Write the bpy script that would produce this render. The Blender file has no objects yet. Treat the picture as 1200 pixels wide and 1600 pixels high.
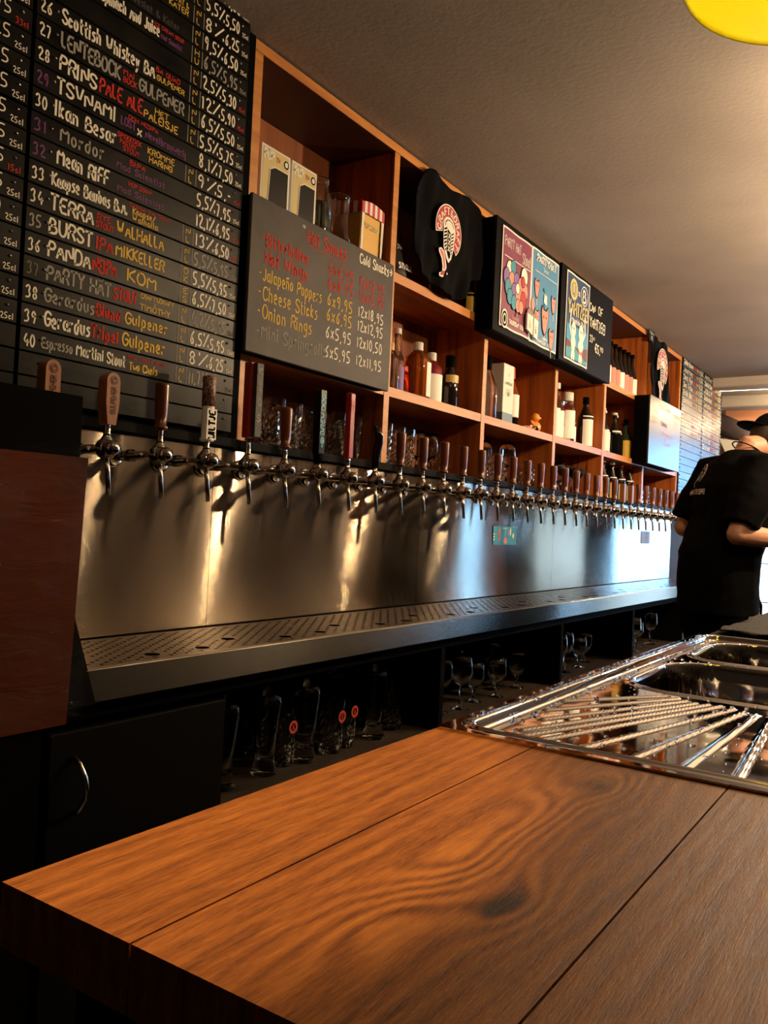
import bpy, bmesh, math, random
import numpy as np
from mathutils import Vector, Matrix
random.seed(7)
PI = math.pi
C = bpy.context.scene.collection
sc = bpy.context.scene

# ------------------------------------------------------------------ camera
cam = bpy.data.objects.new('camera', bpy.data.cameras.new('camera')); C.objects.link(cam)
cx_ = Vector((0.554453, -0.830890, 0.046944)); cd_ = Vector((0.037731, -0.031252, -0.998799)); cf_ = Vector((0.831359, 0.555558, 0.014022))
cu_ = -cd_; cb_ = -cf_
cam.matrix_world = Matrix(((cx_.x, cu_.x, cb_.x, 0), (cx_.y, cu_.y, cb_.y, 0), (cx_.z, cu_.z, cb_.z, 0), (0, 0, 0, 1)))
cam.data.sensor_fit = 'VERTICAL'; cam.data.sensor_height = 36.0
cam.data.lens = 36.0 * 1300.0 / 1600.0
cam.data.clip_start = 0.02
sc.camera = cam

# ------------------------------------------------------------------ world, exposure
w = bpy.data.worlds.new('daylight'); sc.world = w; w.use_nodes = True
bg = w.node_tree.nodes['Background']; bg.inputs[0].default_value = (0.26, 0.58, 1.0, 1); bg.inputs[1].default_value = 19.0
vs = sc.view_settings
vs.view_transform = 'Standard'; vs.look = 'None'; vs.gamma = 1.0; vs.use_curve_mapping = False; vs.exposure = 0.0
sc.cycles.caustics_reflective = True; sc.cycles.blur_glossy = 1.0; sc.cycles.caustics_refractive = False
sc.cycles.max_bounces = 10; sc.cycles.transparent_max_bounces = 12; sc.cycles.transmission_bounces = 10
sc.cycles.sample_clamp_indirect = 6.0

# ------------------------------------------------------------------ lamps
WARM = (1.0, 0.70, 0.40)
def point(x, y, z, e, col=WARM, r=0.03, name='bulb_light'):
    l = bpy.data.lights.new(name, 'POINT'); l.energy = e; l.color = col; l.shadow_soft_size = r
    o = bpy.data.objects.new(name, l); o.location = (x, y, z); C.objects.link(o); return o
def spot(x, y, z, tx, ty, tz, e, ang, blend, col=WARM, r=0.03):
    l = bpy.data.lights.new('unseen_spot', 'SPOT'); l.energy = e; l.color = col; l.spot_size = math.radians(ang); l.spot_blend = blend; l.shadow_soft_size = r
    o = bpy.data.objects.new('unseen_spot', l); o.location = (x, y, z)
    o.rotation_euler = (Vector((tx, ty, tz)) - Vector((x, y, z))).to_track_quat('-Z', 'Y').to_euler(); C.objects.link(o); return o
def area(x, y, z, sx, sy, rot, e, col, portal=False):
    l = bpy.data.lights.new('area', 'AREA'); l.shape = 'RECTANGLE'; l.size = sx; l.size_y = sy; l.energy = e; l.color = col
    if portal: l.cycles.is_portal = True
    o = bpy.data.objects.new('area', l); o.location = (x, y, z); o.rotation_euler = rot; C.objects.link(o); return o
PEND = [(2.62, .05, 24, 1.10), (3.70, -.20, 125, 1.03), (5.15, -.20, 85, 1.03), (6.30, .0, 55, 1.14)]     # bulbs of the pendant row over the bar
for (x, y, e, z_) in PEND: point(x, y, z_, e, r=.03)
point(1.58, .172, 1.055, 3.2, (1, .74, .42), .03)                                             # bulb of the pendant in view
spot(.48, .80, 1.29, .48, .78, -1, 105, 43, .30, (1, .58, .25), .03)                     # unseen spot added over the aisle; its cone edge draws the worktop's shade line
spot(.55, .45, 1.29, 1.30, 1.65, .45, 7, 74, .8, (1, .72, .42), .02)                   # unseen wide spot added to brighten the chalkboards
area(8.99, .465, .33, 1.45, 1.17, (0, PI/2, 0), 1, (1, 1, 1), portal=True); area(8.99, -1.55, .33, 1.45, 1.9, (0, PI/2, 0), 1, (1, 1, 1), portal=True)

# ------------------------------------------------------------------ materials
def mat(name, col, rough=.5, metal=0., **k):
    m = bpy.data.materials.new(name); m.use_nodes = True
    b = m.node_tree.nodes['Principled BSDF']
    b.inputs['Base Color'].default_value = (*col, 1); b.inputs['Roughness'].default_value = rough; b.inputs['Metallic'].default_value = metal
    if 'trans' in k: b.inputs['Transmission Weight'].default_value = k['trans']
    if 'ior' in k: b.inputs['IOR'].default_value = k['ior']
    if 'emit' in k: b.inputs['Emission Color'].default_value = (*k['emit'][:3], 1); b.inputs['Emission Strength'].default_value = k['emit'][3]
    if 'spec' in k: b.inputs['Specular IOR Level'].default_value = k['spec']
    if 'coat' in k: b.inputs['Coat Weight'].default_value = k['coat']
    if 'alpha' in k: b.inputs['Alpha'].default_value = k['alpha']
    return m
class NT:
    def __init__(s, m): s.t = m.node_tree; s.b = s.t.nodes['Principled BSDF']
    def n(s, ty, **k):
        nd = s.t.nodes.new(ty)
        for a, v in k.items():
            if a.startswith('i_'):
                key = a[2:]; key = int(key) if key.isdigit() else key.replace('_', ' ')
                nd.inputs[key].default_value = v
            else: setattr(nd, a, v)
        return nd
    def l(s, a, b): s.t.links.new(a, b)
    def math(s, op, a, b=None, c=None):
        nd = s.n('ShaderNodeMath', operation=op)
        for i, v in enumerate((a, b, c)):
            if v is None: continue
            if isinstance(v, (int, float)): nd.inputs[i].default_value = v
            else: s.l(v, nd.inputs[i])
        return nd.outputs[0]
    def ramp(s, fac, stops):
        nd = s.n('ShaderNodeValToRGB'); cr = nd.color_ramp
        while len(cr.elements) < len(stops): cr.elements.new(.5)
        for e, (p, c) in zip(cr.elements, stops): e.position = p; e.color = (*c, 1)
        s.l(fac, nd.inputs[0]); return nd.outputs[0]
    def coords(s, scale, kind='Object', loc=(0, 0, 0)):
        tc = s.n('ShaderNodeTexCoord'); mp = s.n('ShaderNodeMapping')
        mp.inputs['Scale'].default_value = scale; mp.inputs['Location'].default_value = loc
        s.l(tc.outputs[kind], mp.inputs[0]); return mp.outputs[0]
    def geo(s, scale):
        g = s.n('ShaderNodeNewGeometry'); mp = s.n('ShaderNodeMapping'); mp.inputs['Scale'].default_value = scale
        s.l(g.outputs['Position'], mp.inputs[0]); return mp.outputs[0]
    def noise(s, vec, sc_, det=4, rough=.55, dist=0):
        nd = s.n('ShaderNodeTexNoise'); nd.inputs['Scale'].default_value = sc_; nd.inputs['Detail'].default_value = det
        nd.inputs['Roughness'].default_value = rough; nd.inputs['Distortion'].default_value = dist; s.l(vec, nd.inputs['Vector']); return nd.outputs['Fac']
    def bump(s, h, st, dist=.01):
        nd = s.n('ShaderNodeBump'); nd.inputs['Strength'].default_value = st; nd.inputs['Distance'].default_value = dist
        s.l(h, nd.inputs['Height']); s.l(nd.outputs[0], s.b.inputs['Normal'])
def wood(name, c0, c1, c2, scale=(1.5, 26, 26), rough=.45, bump=.15, coat=0):
    m = mat(name, c1, rough, coat=coat); t = NT(m)
    v = t.geo(scale); n1 = t.noise(v, 1.0, 6, .6, .4)
    t.l(t.ramp(n1, [(.3, c0), (.5, c1), (.72, c2)]), t.b.inputs['Base Color']); t.bump(n1, bump, .003); return m

def counter_wood():
    m = mat('oak_worktop', (.3, .12, .04), .5, spec=.28); t = NT(m)
    g = t.n('ShaderNodeNewGeometry'); sx = t.n('ShaderNodeSeparateXYZ'); t.l(g.outputs['Position'], sx.inputs[0])
    X, Y = sx.outputs[0], sx.outputs[1]
    low = t.noise(t.geo((3.0, 9, 1)), 1.0, 3, .5, .3)
    f = t.math('ADD', t.math('MULTIPLY', Y, 330.0), t.math('MULTIPLY', low, 26.0))
    dark = None
    near = None
    for (kx, ky, amp, sx_, sy_) in ((.62, .265, 7.0, .085, .030), (.735, .240, 6.0, .055, .022), (.50, .265, 6.0, .06, .030), (.40, .255, -4.0, .06, .025), (.467, .205, 5.0, .05, .022)):
        dx = t.math('DIVIDE', t.math('SUBTRACT', X, kx), sx_); dy = t.math('DIVIDE', t.math('SUBTRACT', Y, ky), sy_)
        d2 = t.math('ADD', t.math('MULTIPLY', dx, dx), t.math('MULTIPLY', dy, dy))
        ex = t.math('POWER', 2.718, t.math('MULTIPLY', d2, -1.0))
        f = t.math('ADD', f, t.math('MULTIPLY', ex, amp*2.4)); near = ex if near is None else t.math('ADD', near, ex)
    for (kx, ky, r_) in ((.467, .212, .018), (.735, .245, .012)):
        dx = t.math('DIVIDE', t.math('SUBTRACT', X, kx), r_ * 1.2); dy = t.math('DIVIDE', t.math('SUBTRACT', Y, ky), r_ * .5)
        d2 = t.math('ADD', t.math('MULTIPLY', dx, dx), t.math('MULTIPLY', dy, dy))
        ex = t.math('POWER', 2.718, t.math('MULTIPLY', d2, -.8)); dark = ex if dark is None else t.math('ADD', dark, ex)
    band = t.math('MULTIPLY_ADD', t.math('SINE', f), .5, .5)
    fine = t.noise(t.geo((42, 420, 60)), 1.0, 4, .8); mid = t.noise(t.geo((7, 90, 30)), 1.0, 4, .6, .3)
    big = t.noise(t.geo((3, 5, 1)), 1.0, 2)
    h = t.math('ADD', t.math('ADD', t.math('MULTIPLY', t.math('SUBTRACT', band, .1), t.math('MULTIPLY_ADD', near, .16, .08)), t.math('MULTIPLY', fine, .56)), t.math('ADD', t.math('MULTIPLY', mid, .30), t.math('MULTIPLY', big, .18)))
    h = t.math('SUBTRACT', h, t.math('MULTIPLY', dark, .45))
    t.l(t.ramp(h, [(.24, (.028, .008, .002)), (.42, (.15, .046, .007)), (.56, (.30, .102, .016)), (.76, (.50, .195, .036))]), t.b.inputs['Base Color'])
    t.l(t.math('MULTIPLY_ADD', fine, .25, .44), t.b.inputs['Roughness'])
    t.bump(t.math('ADD', fine, t.math('MULTIPLY', band, .3)), .35, .002)
    return m
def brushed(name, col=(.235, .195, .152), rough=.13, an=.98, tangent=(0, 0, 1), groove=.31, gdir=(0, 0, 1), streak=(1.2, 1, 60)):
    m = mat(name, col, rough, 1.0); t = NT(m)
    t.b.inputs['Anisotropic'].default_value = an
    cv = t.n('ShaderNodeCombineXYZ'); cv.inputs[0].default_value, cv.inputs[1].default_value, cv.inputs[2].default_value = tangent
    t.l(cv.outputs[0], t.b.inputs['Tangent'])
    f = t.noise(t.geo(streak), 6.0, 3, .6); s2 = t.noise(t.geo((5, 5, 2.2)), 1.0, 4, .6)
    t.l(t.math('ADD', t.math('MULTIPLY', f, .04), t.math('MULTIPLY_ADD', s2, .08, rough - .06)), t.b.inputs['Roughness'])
    # brushing grooves: the normal rocks across the grooves, hair-fine lines running along x
    g = t.n('ShaderNodeNewGeometry'); sep = t.n('ShaderNodeSeparateXYZ'); t.l(g.outputs['Position'], sep.inputs[0])
    acc = None
    for k_, q in enumerate((9000.0, 7300.0, 5100.0)):
        wn = t.n('ShaderNodeTexWhiteNoise', noise_dimensions='1D'); src = t.math('ADD', t.math('MULTIPLY', sep.outputs[2], q), t.math('MULTIPLY', sep.outputs[1], q*.7))
        src = t.math('ADD', t.math('MULTIPLY', src, 13.7), t.math('MULTIPLY', sep.outputs[0], 8111.0+977*k_)); t.l(src, wn.inputs['W'])
        acc = wn.outputs['Value'] if acc is None else t.math('ADD', acc, wn.outputs['Value'])
    amt = t.math('MULTIPLY', t.math('SUBTRACT', acc, 1.5), groove)
    cb = t.n('ShaderNodeCombineXYZ')
    for i_, gd in enumerate(gdir):
        if gd: t.l(t.math('MULTIPLY', amt, float(gd)), cb.inputs[i_])
    va = t.n('ShaderNodeVectorMath', operation='ADD'); t.l(g.outputs['Normal'], va.inputs[0]); t.l(cb.outputs[0], va.inputs[1])
    vn = t.n('ShaderNodeVectorMath', operation='NORMALIZE'); t.l(va.outputs[0], vn.inputs[0]); t.l(vn.outputs[0], t.b.inputs['Normal'])
    return m
M = {}
M['oak'] = counter_wood()
M['pine'] = wood('stained_pine', (.10, .022, .004), (.36, .092, .014), (.50, .155, .028), (2.5, 30, 2.5), .42)
M['pine_edge'] = wood('pine_edge', (.42, .15, .03), (.56, .22, .045), (.66, .29, .075), (3, 10, 30), .45)
M['pine_v'] = wood('stained_pine_upright', (.12, .025, .004), (.40, .10, .015), (.52, .155, .026), (30, 30, 1.6), .42)
M['pine_back'] = wood('pine_back', (.14, .034, .006), (.27, .070, .012), (.36, .105, .020), (14, 10, 1.2), .55)
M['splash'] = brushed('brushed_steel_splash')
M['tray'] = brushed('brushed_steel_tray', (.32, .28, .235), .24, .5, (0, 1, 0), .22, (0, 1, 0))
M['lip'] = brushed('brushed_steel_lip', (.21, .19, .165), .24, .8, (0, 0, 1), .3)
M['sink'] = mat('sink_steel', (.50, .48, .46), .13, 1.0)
t = NT(M['sink']); n1 = t.noise(t.geo((1, 1, 1)), 26, 3); t.l(t.math('MULTIPLY_ADD', n1, .06, .02), t.b.inputs['Roughness']); t.bump(t.noise(t.geo((1, 1, 1)), 9, 2), .06, .01)
M['chrome'] = mat('chrome', (.62, .58, .55), .07, 1.0)
M['dullsteel'] = mat('dull_steel', (.70, .64, .56), .22, 1.0)
M['handle_brown'] = wood('brown_handle_wood', (.055, .010, .003), (.115, .023, .006), (.16, .036, .010), (60, 60, 5), .3, .05, .3)
M['handle_tan'] = wood('tan_handle_wood', (.16, .055, .016), (.25, .09, .028), (.32, .13, .04), (60, 60, 5), .4, .05)
M['handle_orange'] = wood('light_handle_wood', (.22, .075, .022), (.30, .11, .035), (.38, .15, .05), (60, 60, 5), .4, .05)
M['black'] = mat('matt_black', (.0022, .0021, .0020), .7, spec=.02)
M['blackgloss'] = mat('gloss_black', (.004, .004, .004), .22)
M['blackpaint'] = mat('black_painted_board', (.0034, .0031, .0030), .6, spec=.05)
M['hole'] = mat('dark_hole', (.002, .002, .002), .9, spec=0)
m = M['plank'] = mat('chalk_plank', (.012, .011, .010), .30, spec=.14); t = NT(m)
n1 = t.noise(t.geo((7, 7, 14)), 1, 4, .6); t.l(t.ramp(n1, [(.35, (.003, .0028, .0026)), (.7, (.013, .012, .011))]), t.b.inputs['Base Color'])
t.l(t.math('MULTIPLY_ADD', n1, .25, .22), t.b.inputs['Roughness'])
m = M['slate'] = mat('chalkboard', (.07, .06, .055), .55, spec=.22); t = NT(m)
n1 = t.noise(t.geo((5, 5, 5)), 1, 5, .6); t.l(t.ramp(n1, [(.3, (.032, .028, .025)), (.75, (.080, .067, .058))]), t.b.inputs['Base Color'])
M['slate_gloss'] = mat('glossy_chalkboard', (.02, .018, .018), .30, spec=.22)
M['white'] = mat('white_marker', (.92, .88, .76), .8, spec=.2)
M['grey'] = mat('grey_marker', (.36, .35, .32), .8, spec=.2)
M['faint'] = mat('faint_marker', (.05, .048, .045), .7)
M['red'] = mat('red_marker', (.62, .04, .03), .8, spec=.2)
M['yellow'] = mat('yellow_marker', (.80, .54, .10), .8, spec=.2)
M['purple'] = mat('purple_marker', (.16, .03, .18), .7)
M['green'] = mat('olive_marker', (.10, .10, .03), .7)
M['paper'] = mat('white_paper', (.80, .78, .74), .6)
M['cream'] = mat('cream_card', (.62, .52, .22), .5)
M['pinkred'] = mat('logo_red', (.42, .02, .03), .6)
M['pink'] = mat('logo_pink', (.70, .16, .18), .6)
M['skinpink'] = mat('poster_pink', (.66, .27, .22), .6)
M['teal'] = mat('poster_teal', (.03, .26, .38), .55)
M['blueprint'] = mat('poster_blue', (.06, .24, .48), .5)
M['navy'] = mat('poster_navy', (.01, .05, .16), .5)
M['sky'] = mat('poster_sky', (.02, .26, .50), .5)
M['maroon'] = mat('poster_maroon', (.20, .03, .085), .5)
M['violet'] = mat('poster_violet', (.20, .12, .36), .6)
M['poster_brown'] = mat('poster_brown', (.12, .03, .02), .6)
m = M['cloth'] = mat('black_cotton', (.0016, .0016, .0020), .85, spec=.06)
t = NT(m); t.bump(t.noise(t.geo((1, 1, 1)), 14, 4), .3, .02)
M['glass'] = mat('clear_glass', (.97, .97, .95), .02, trans=1.0, ior=1.45)
M['glasspink'] = mat('pink_spirit', (.95, .16, .22), .03, trans=.9, ior=1.36)
M['glassorange'] = mat('amber_spirit', (.85, .30, .04), .03, trans=.9, ior=1.36)
M['glassdark'] = mat('dark_bottle_glass', (.012, .007, .005), .06)
M['glassgreen'] = mat('green_bottle_glass', (.02, .03, .012), .07)
M['label'] = mat('paper_label', (.95, .92, .86), .5)
M['gold'] = mat('gold_label', (.65, .42, .12), .4)
M['labelred'] = mat('red_label', (.55, .06, .03), .5)
M['labelyellow'] = mat('yellow_label', (.75, .48, .04), .5)
M['flesh'] = mat('skin', (.52, .26, .17), .5)
NT(M['flesh']).b.inputs['Subsurface Weight'].default_value = .1
M['hair'] = mat('dark_brown_hair', (.03, .016, .010), .6)
M['yellow_shade'] = mat('yellow_enamel', (.72, .62, .0), .45)
M['shade_out'] = mat('dark_enamel', (.05, .03, .015), .4)
M['bulb'] = mat('lit_bulb', (1, .9, .7), .5, emit=(1, .75, .42, 25))
m = M['ceiling'] = mat('plaster_ceiling', (.55, .50, .46), .75); t = NT(m)
n1 = t.noise(t.geo((1, 1, 1)), 2.2, 4); t.l(t.ramp(n1, [(.3, (.36, .315, .29)), (.7, (.43, .38, .355))]), t.b.inputs['Base Color'])
t.bump(t.noise(t.geo((1, 1, 1)), 60, 5), .25, .004)
M['wall'] = mat('dark_wall', (.05, .04, .035), .7)
M['peach'] = mat('peach_wall', (.65, .30, .16), .6)
M['floor'] = mat('dark_floor', (.02, .017, .015), .5)
m = M['cardboard'] = mat('brown_cardboard', (.050, .010, .002), .7, spec=.08); t = NT(m); t.bump(t.noise(t.geo((6, 6, 22)), 1, 3, .6, 1.5), .15, .01)
m = M['film'] = mat('clear_wrap_film', (.9, .9, .9), .08); t = NT(m)
tb_ = t.n('ShaderNodeBsdfTransparent'); gb_ = t.n('ShaderNodeBsdfGlossy'); gb_.inputs['Roughness'].default_value = .04; mx_ = t.n('ShaderNodeMixShader'); mx_.inputs[0].default_value = .014
bp_ = t.n('ShaderNodeBump'); bp_.inputs['Strength'].default_value = .8; bp_.inputs['Distance'].default_value = .03; t.l(t.noise(t.geo((9, 9, 26)), 1, 3, .6, 1.8), bp_.inputs['Height']); t.l(bp_.outputs[0], gb_.inputs['Normal'])
t.l(tb_.outputs[0], mx_.inputs[1]); t.l(gb_.outputs[0], mx_.inputs[2]); t.l(mx_.outputs[0], [n for n in m.node_tree.nodes if n.type == 'OUTPUT_MATERIAL'][0].inputs[0])
M['shelf_floor'] = wood('dark_shelf_board', (.012, .008, .005), (.028, .018, .010), (.05, .032, .018), (8, 30, 30), .5)
M['lit_panel'] = mat('lit_fridge_liner', (.9, .95, 1), .5, emit=(.55, .80, 1.0, 3.2))
M['duck'] = mat('orange_rubber', (.85, .30, .05), .4)
M['popcorn_y'] = mat('popcorn_box_yellow', (.70, .40, .06), .5)
M['red_stripe'] = mat('stripe_red', (.55, .02, .05), .5)
M['bdblue'] = mat('handle_cyan', (.10, .42, .62), .5)
M['keg_red'] = mat('handle_red_paint', (.30, .015, .01), .4)
M['r_red'] = mat('handle_bright_red', (.34, .008, .014), .35)
M['slate_handle'] = mat('slate_handle', (.03, .035, .03), .6)
m = M['speckle'] = mat('speckled_handle', (.5, .4, .3), .5); t = NT(m)
n1 = t.noise(t.geo((1, 1, 1)), 90, 2); t.l(t.ramp(n1, [(.42, (.16, .03, .02)), (.5, (.5, .38, .28)), (.56, (.10, .03, .03))]), t.b.inputs['Base Color'])
M['water'] = mat('water', (1, 1, 1), .0, trans=1.0, ior=1.33)
M['towel'] = mat('black_bar_mat', (.014, .013, .013), .9); t = NT(M['towel']); t.bump(t.noise(t.geo((1, 1, 1)), 160, 2), .8, .006)

# ------------------------------------------------------------------ mesh helpers
class MB:
    def __init__(s): s.v = []; s.f = []; s.m = []; s.sm = []
    def add(s, vs_, fs, mi=0, smooth=False):
        b = len(s.v); s.v += [tuple(p) for p in vs_]
        for f in fs: s.f.append(tuple(b + i for i in f)); s.m.append(mi); s.sm.append(smooth)
    def box(s, x0, x1, y0, y1, z0, z1, mi=0, ch=0.0):
        if ch <= 0:
            s.add([(x, y, z) for x in (x0, x1) for y in (y0, y1) for z in (z0, z1)],
                  [(0, 1, 3, 2), (4, 6, 7, 5), (0, 4, 5, 1), (2, 3, 7, 6), (0, 2, 6, 4), (1, 5, 7, 3)], mi)
        else:
            bm = bmesh.new(); bmesh.ops.create_cube(bm, size=1)
            for v in bm.verts: v.co = Vector(((x0+x1)/2 + v.co.x*(x1-x0), (y0+y1)/2 + v.co.y*(y1-y0), (z0+z1)/2 + v.co.z*(z1-z0)))
            bmesh.ops.bevel(bm, geom=bm.edges[:], offset=ch, segments=1, affect='EDGES', profile=.5)
            bm.verts.index_update(); s.add([v.co for v in bm.verts], [[v.index for v in f.verts] for f in bm.faces], mi); bm.free()
    def lathe(s, prof, c=(0, 0, 0), n=20, mi=0, axis='z', smooth=True, sy=1.0, caps=True):
        vs_ = []
        for (r, h) in prof:
            for k in range(n):
                a = 2*PI*k/n; p = (r*math.cos(a), r*math.sin(a)*sy, h)
                if axis == 'y': p = (p[0], h, p[1])
                if axis == 'x': p = (h, p[0], p[1])
                vs_.append((c[0]+p[0], c[1]+p[1], c[2]+p[2]))
        fs = [(i*n+k, i*n+(k+1) % n, (i+1)*n+(k+1) % n, (i+1)*n+k) for i in range(len(prof)-1) for k in range(n)]
        if caps and prof[0][0] > 1e-6: fs.append(tuple(range(n-1, -1, -1)))
        if caps and prof[-1][0] > 1e-6: fs.append(tuple((len(prof)-1)*n+k for k in range(n)))
        s.add(vs_, fs, mi, smooth)
    def tube(s, pts, rad, n=8, mi=0, cap=True, smooth=True):
        pts = [Vector(p) for p in pts]; vs_ = []
        rads = rad if isinstance(rad, (list, tuple)) else [rad]*len(pts)
        up = Vector((0, 0, 1))
        for i, p in enumerate(pts):
            d = (pts[min(i+1, len(pts)-1)] - pts[max(i-1, 0)]).normalized()
            a = d.cross(up if abs(d.z) < .95 else Vector((1, 0, 0))).normalized(); b = d.cross(a)
            for k in range(n):
                q = 2*PI*k/n; vs_.append(p + (a*math.cos(q) + b*math.sin(q))*rads[i])
        fs = [(i*n+k, i*n+(k+1) % n, (i+1)*n+(k+1) % n, (i+1)*n+k) for i in range(len(pts)-1) for k in range(n)]
        if cap: fs += [tuple(range(n)), tuple((len(pts)-1)*n+k for k in range(n-1, -1, -1))]
        s.add(vs_, fs, mi, smooth)
    def slab(s, pts, d, mi=0):      # extrude polygon pts (3d) by vector d
        n = len(pts); pts = [Vector(p) for p in pts]; d = Vector(d)
        s.add(pts + [p + d for p in pts], [tuple(range(n)), tuple(range(2*n-1, n-1, -1))] + [(i, i+n, (i+1) % n+n, (i+1) % n) for i in range(n)], mi)
    def sphere(s, c, r, mi=0, seg=14, rings=9, sc3=(1, 1, 1)):
        prof = [(r*math.sin(PI*i/rings)+1e-7, -r*math.cos(PI*i/rings)) for i in range(rings+1)]
        b = len(s.v); s.lathe(prof, (0, 0, 0), seg, mi)
        for i in range(b, len(s.v)): p = s.v[i]; s.v[i] = (c[0]+p[0]*sc3[0], c[1]+p[1]*sc3[1], c[2]+p[2]*sc3[2])
    def build(s, name, mats, parent=None, world=True, loc=None):
        me = bpy.data.meshes.new(name)
        off = Vector((0, 0, 0))
        if world and parent is not None:
            q = parent
            while q is not None: off += q.location; q = q.parent
        if loc is not None: off = Vector(loc)
        me.from_pydata([(p[0]-off.x, p[1]-off.y, p[2]-off.z) for p in s.v], [], s.f)
        if not isinstance(mats, (list, tuple)): mats = [mats]
        for m_ in mats: me.materials.append(m_)
        me.polygons.foreach_set('material_index', s.m); me.polygons.foreach_set('use_smooth', s.sm)
        bm = bmesh.new(); bm.from_mesh(me); bmesh.ops.recalc_face_normals(bm, faces=bm.faces); bm.to_mesh(me); bm.free()
        me.update()
        o = bpy.data.objects.new(name, me); C.objects.link(o)
        if parent is not None: o.parent = parent
        if loc is not None: o.location = loc
        return o
def tag(o, label=None, cat=None, group=None, kind=None):
    if label: o['label'] = label
    if cat: o['category'] = cat
    if group: o['group'] = group
    if kind: o['kind'] = kind
    return o
def thing(name, label, cat, loc=(0, 0, 0), group=None):
    o = bpy.data.objects.new(name, None); o.empty_display_size = .05; C.objects.link(o); o.location = loc
    return tag(o, label, cat, group)
def dup(root, loc, label, group=None, rz=None):
    kids = {}
    for o in bpy.data.objects:
        if o.parent: kids.setdefault(o.parent.name, []).append(o)
    def cp(o, par):
        c = o.copy(); C.objects.link(c)
        if par is not None: c.parent = par
        for ch in kids.get(o.name, []): cp(ch, c)
        return c
    r = cp(root, None); r.location = loc
    if rz is not None: r.rotation_euler = (0, 0, rz)
    r['label'] = label
    if group: r['group'] = group
    return r
ORD = ['first', 'second', 'third', 'fourth', 'fifth', 'sixth', 'seventh', 'eighth', 'ninth', 'tenth', 'eleventh', 'twelfth', 'thirteenth', 'fourteenth', 'fifteenth', 'sixteenth', 'seventeenth', 'eighteenth', 'nineteenth', 'twentieth', 'twenty-first', 'twenty-second', 'twenty-third', 'twenty-fourth', 'twenty-fifth', 'twenty-sixth', 'twenty-seventh', 'twenty-eighth', 'twenty-ninth', 'thirtieth', 'thirty-first', 'thirty-second', 'thirty-third', 'thirty-fourth', 'thirty-fifth', 'thirty-sixth']

# ------------------------------------------------------------------ stroke lettering
G = {
'A': (4, '00 26 40|12 32'), 'B': (4, '00 06 26 35 34 23 03|23 33 42 41 30 00'), 'C': (4, '45 36 16 04 02 10 30 41'), 'D': (4, '00 06 26 45 41 20 00'),
'E': (3.4, '46 06 00 40|03 33'), 'F': (3.4, '46 06 00|03 33'), 'G': (4, '45 36 16 04 02 10 30 42 43 23'), 'H': (4, '06 00|46 40|03 43'),
'I': (1, '06 00'), 'J': (3, '36 31 20 10 01'), 'K': (3.6, '06 00|46 03 40'), 'L': (3, '06 00 30'), 'M': (5, '00 06 23 46 40'), 'N': (4, '00 06 40 46'),
'O': (4, '16 04 02 10 30 42 44 36 16'), 'P': (3.6, '00 06 36 45 44 33 03'), 'Q': (4, '16 04 02 10 30 42 44 36 16|21 4a'), 'R': (3.8, '00 06 36 45 44 33 03|23 40'),
'S': (3.6, '45 36 16 05 04 42 41 30 10 01'), 'T': (3.8, '06 46|26 20'), 'U': (4, '06 02 10 30 42 46'), 'V': (3.8, '06 20 46'), 'W': (5.4, '06 10 24 30 46'),
'X': (3.8, '06 40|46 00'), 'Y': (3.8, '06 23 46|23 20'), 'Z': (3.6, '06 46 00 40'),
'a': (3.2, '34 14 03 01 10 31|34 31 40'), 'b': (3.2, '06 00 20 31 33 24 04'), 'c': (2.8, '33 14 03 01 10 31'), 'd': (3.2, '36 30 10 01 03 14 34'),
'e': (3, '02 32 33 24 14 03 01 10 30'), 'f': (2.4, '36 26 15 10|04 34'), 'g': (3.2, '34 14 03 02 11 31|34 3a 2b 0b'), 'h': (3.2, '06 00|03 24 33 30'),
'i': (1, '04 00|05 06'), 'j': (1.6, '14 1a 0b'), 'k': (2.8, '06 00|34 02 30'), 'l': (1, '06 00'), 'm': (4.6, '04 00|03 14 24 20|23 34 44 40'), 'n': (3.2, '04 00|03 24 33 30'),
'o': (3.2, '14 03 01 10 20 31 33 24 14'), 'p': (3.2, '04 0b|04 24 33 31 20 00'), 'q': (3.2, '34 3b|34 14 03 01 10 30'), 'r': (2.4, '04 00|02 14 34'),
's': (2.6, '34 14 03 32 31 20 00'), 't': (2.4, '16 11 20 30|04 34'), 'u': (3.2, '04 01 10 30|34 30'), 'v': (3, '04 10 34'), 'w': (4.4, '04 10 23 30 44'),
'x': (3, '04 30|34 00'), 'y': (3, '04 11 20|34 1b 0b'), 'z': (2.8, '04 34 00 30'), 'ñ': (3.2, '04 00|03 24 33 30|05 16 25 36'),
'0': (3.6, '16 04 02 10 20 32 34 26 16'), '1': (1.4, '05 16 10'), '2': (3.4, '05 16 26 35 34 00 40'), '3': (3.4, '05 16 26 35 23 32 31 20 00'),
'4': (3.6, '26 02 42|33 30'), '5': (3.4, '36 06 03 23 32 31 20 00'), '6': (3.4, '36 14 02 10 20 31 23 03'), '7': (3.4, '06 36 10'),
'8': (3.4, '13 04 16 26 34 13 01 10 20 31 23'), '9': (3.4, '34 13 04 16 26 34 20'), '%': (4, '06 05|46 00|41 40'), ',': (1, '10 0a'), '.': (1, '00 01'),
'-': (2.4, '03 23'), '/': (3, '46 00'), '&': (4, '40 05 16 25 02 10 20 42'), "'": (1, '06 05'), '!': (1, '06 02|01 00'), '€': (3.6, '45 36 16 04 02 10 30 41|a3 23|a2 22'),
'*': (2, '02 24|22 04|13 13'), '>': (4, '03 43|25 43 21'), ':': (1, '00 01|03 04'), ' ': (2, ''),
}
def _n(ch): return {'a': -1, 'b': -2}.get(ch, None) if ch in 'ab' else int(ch)
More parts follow.
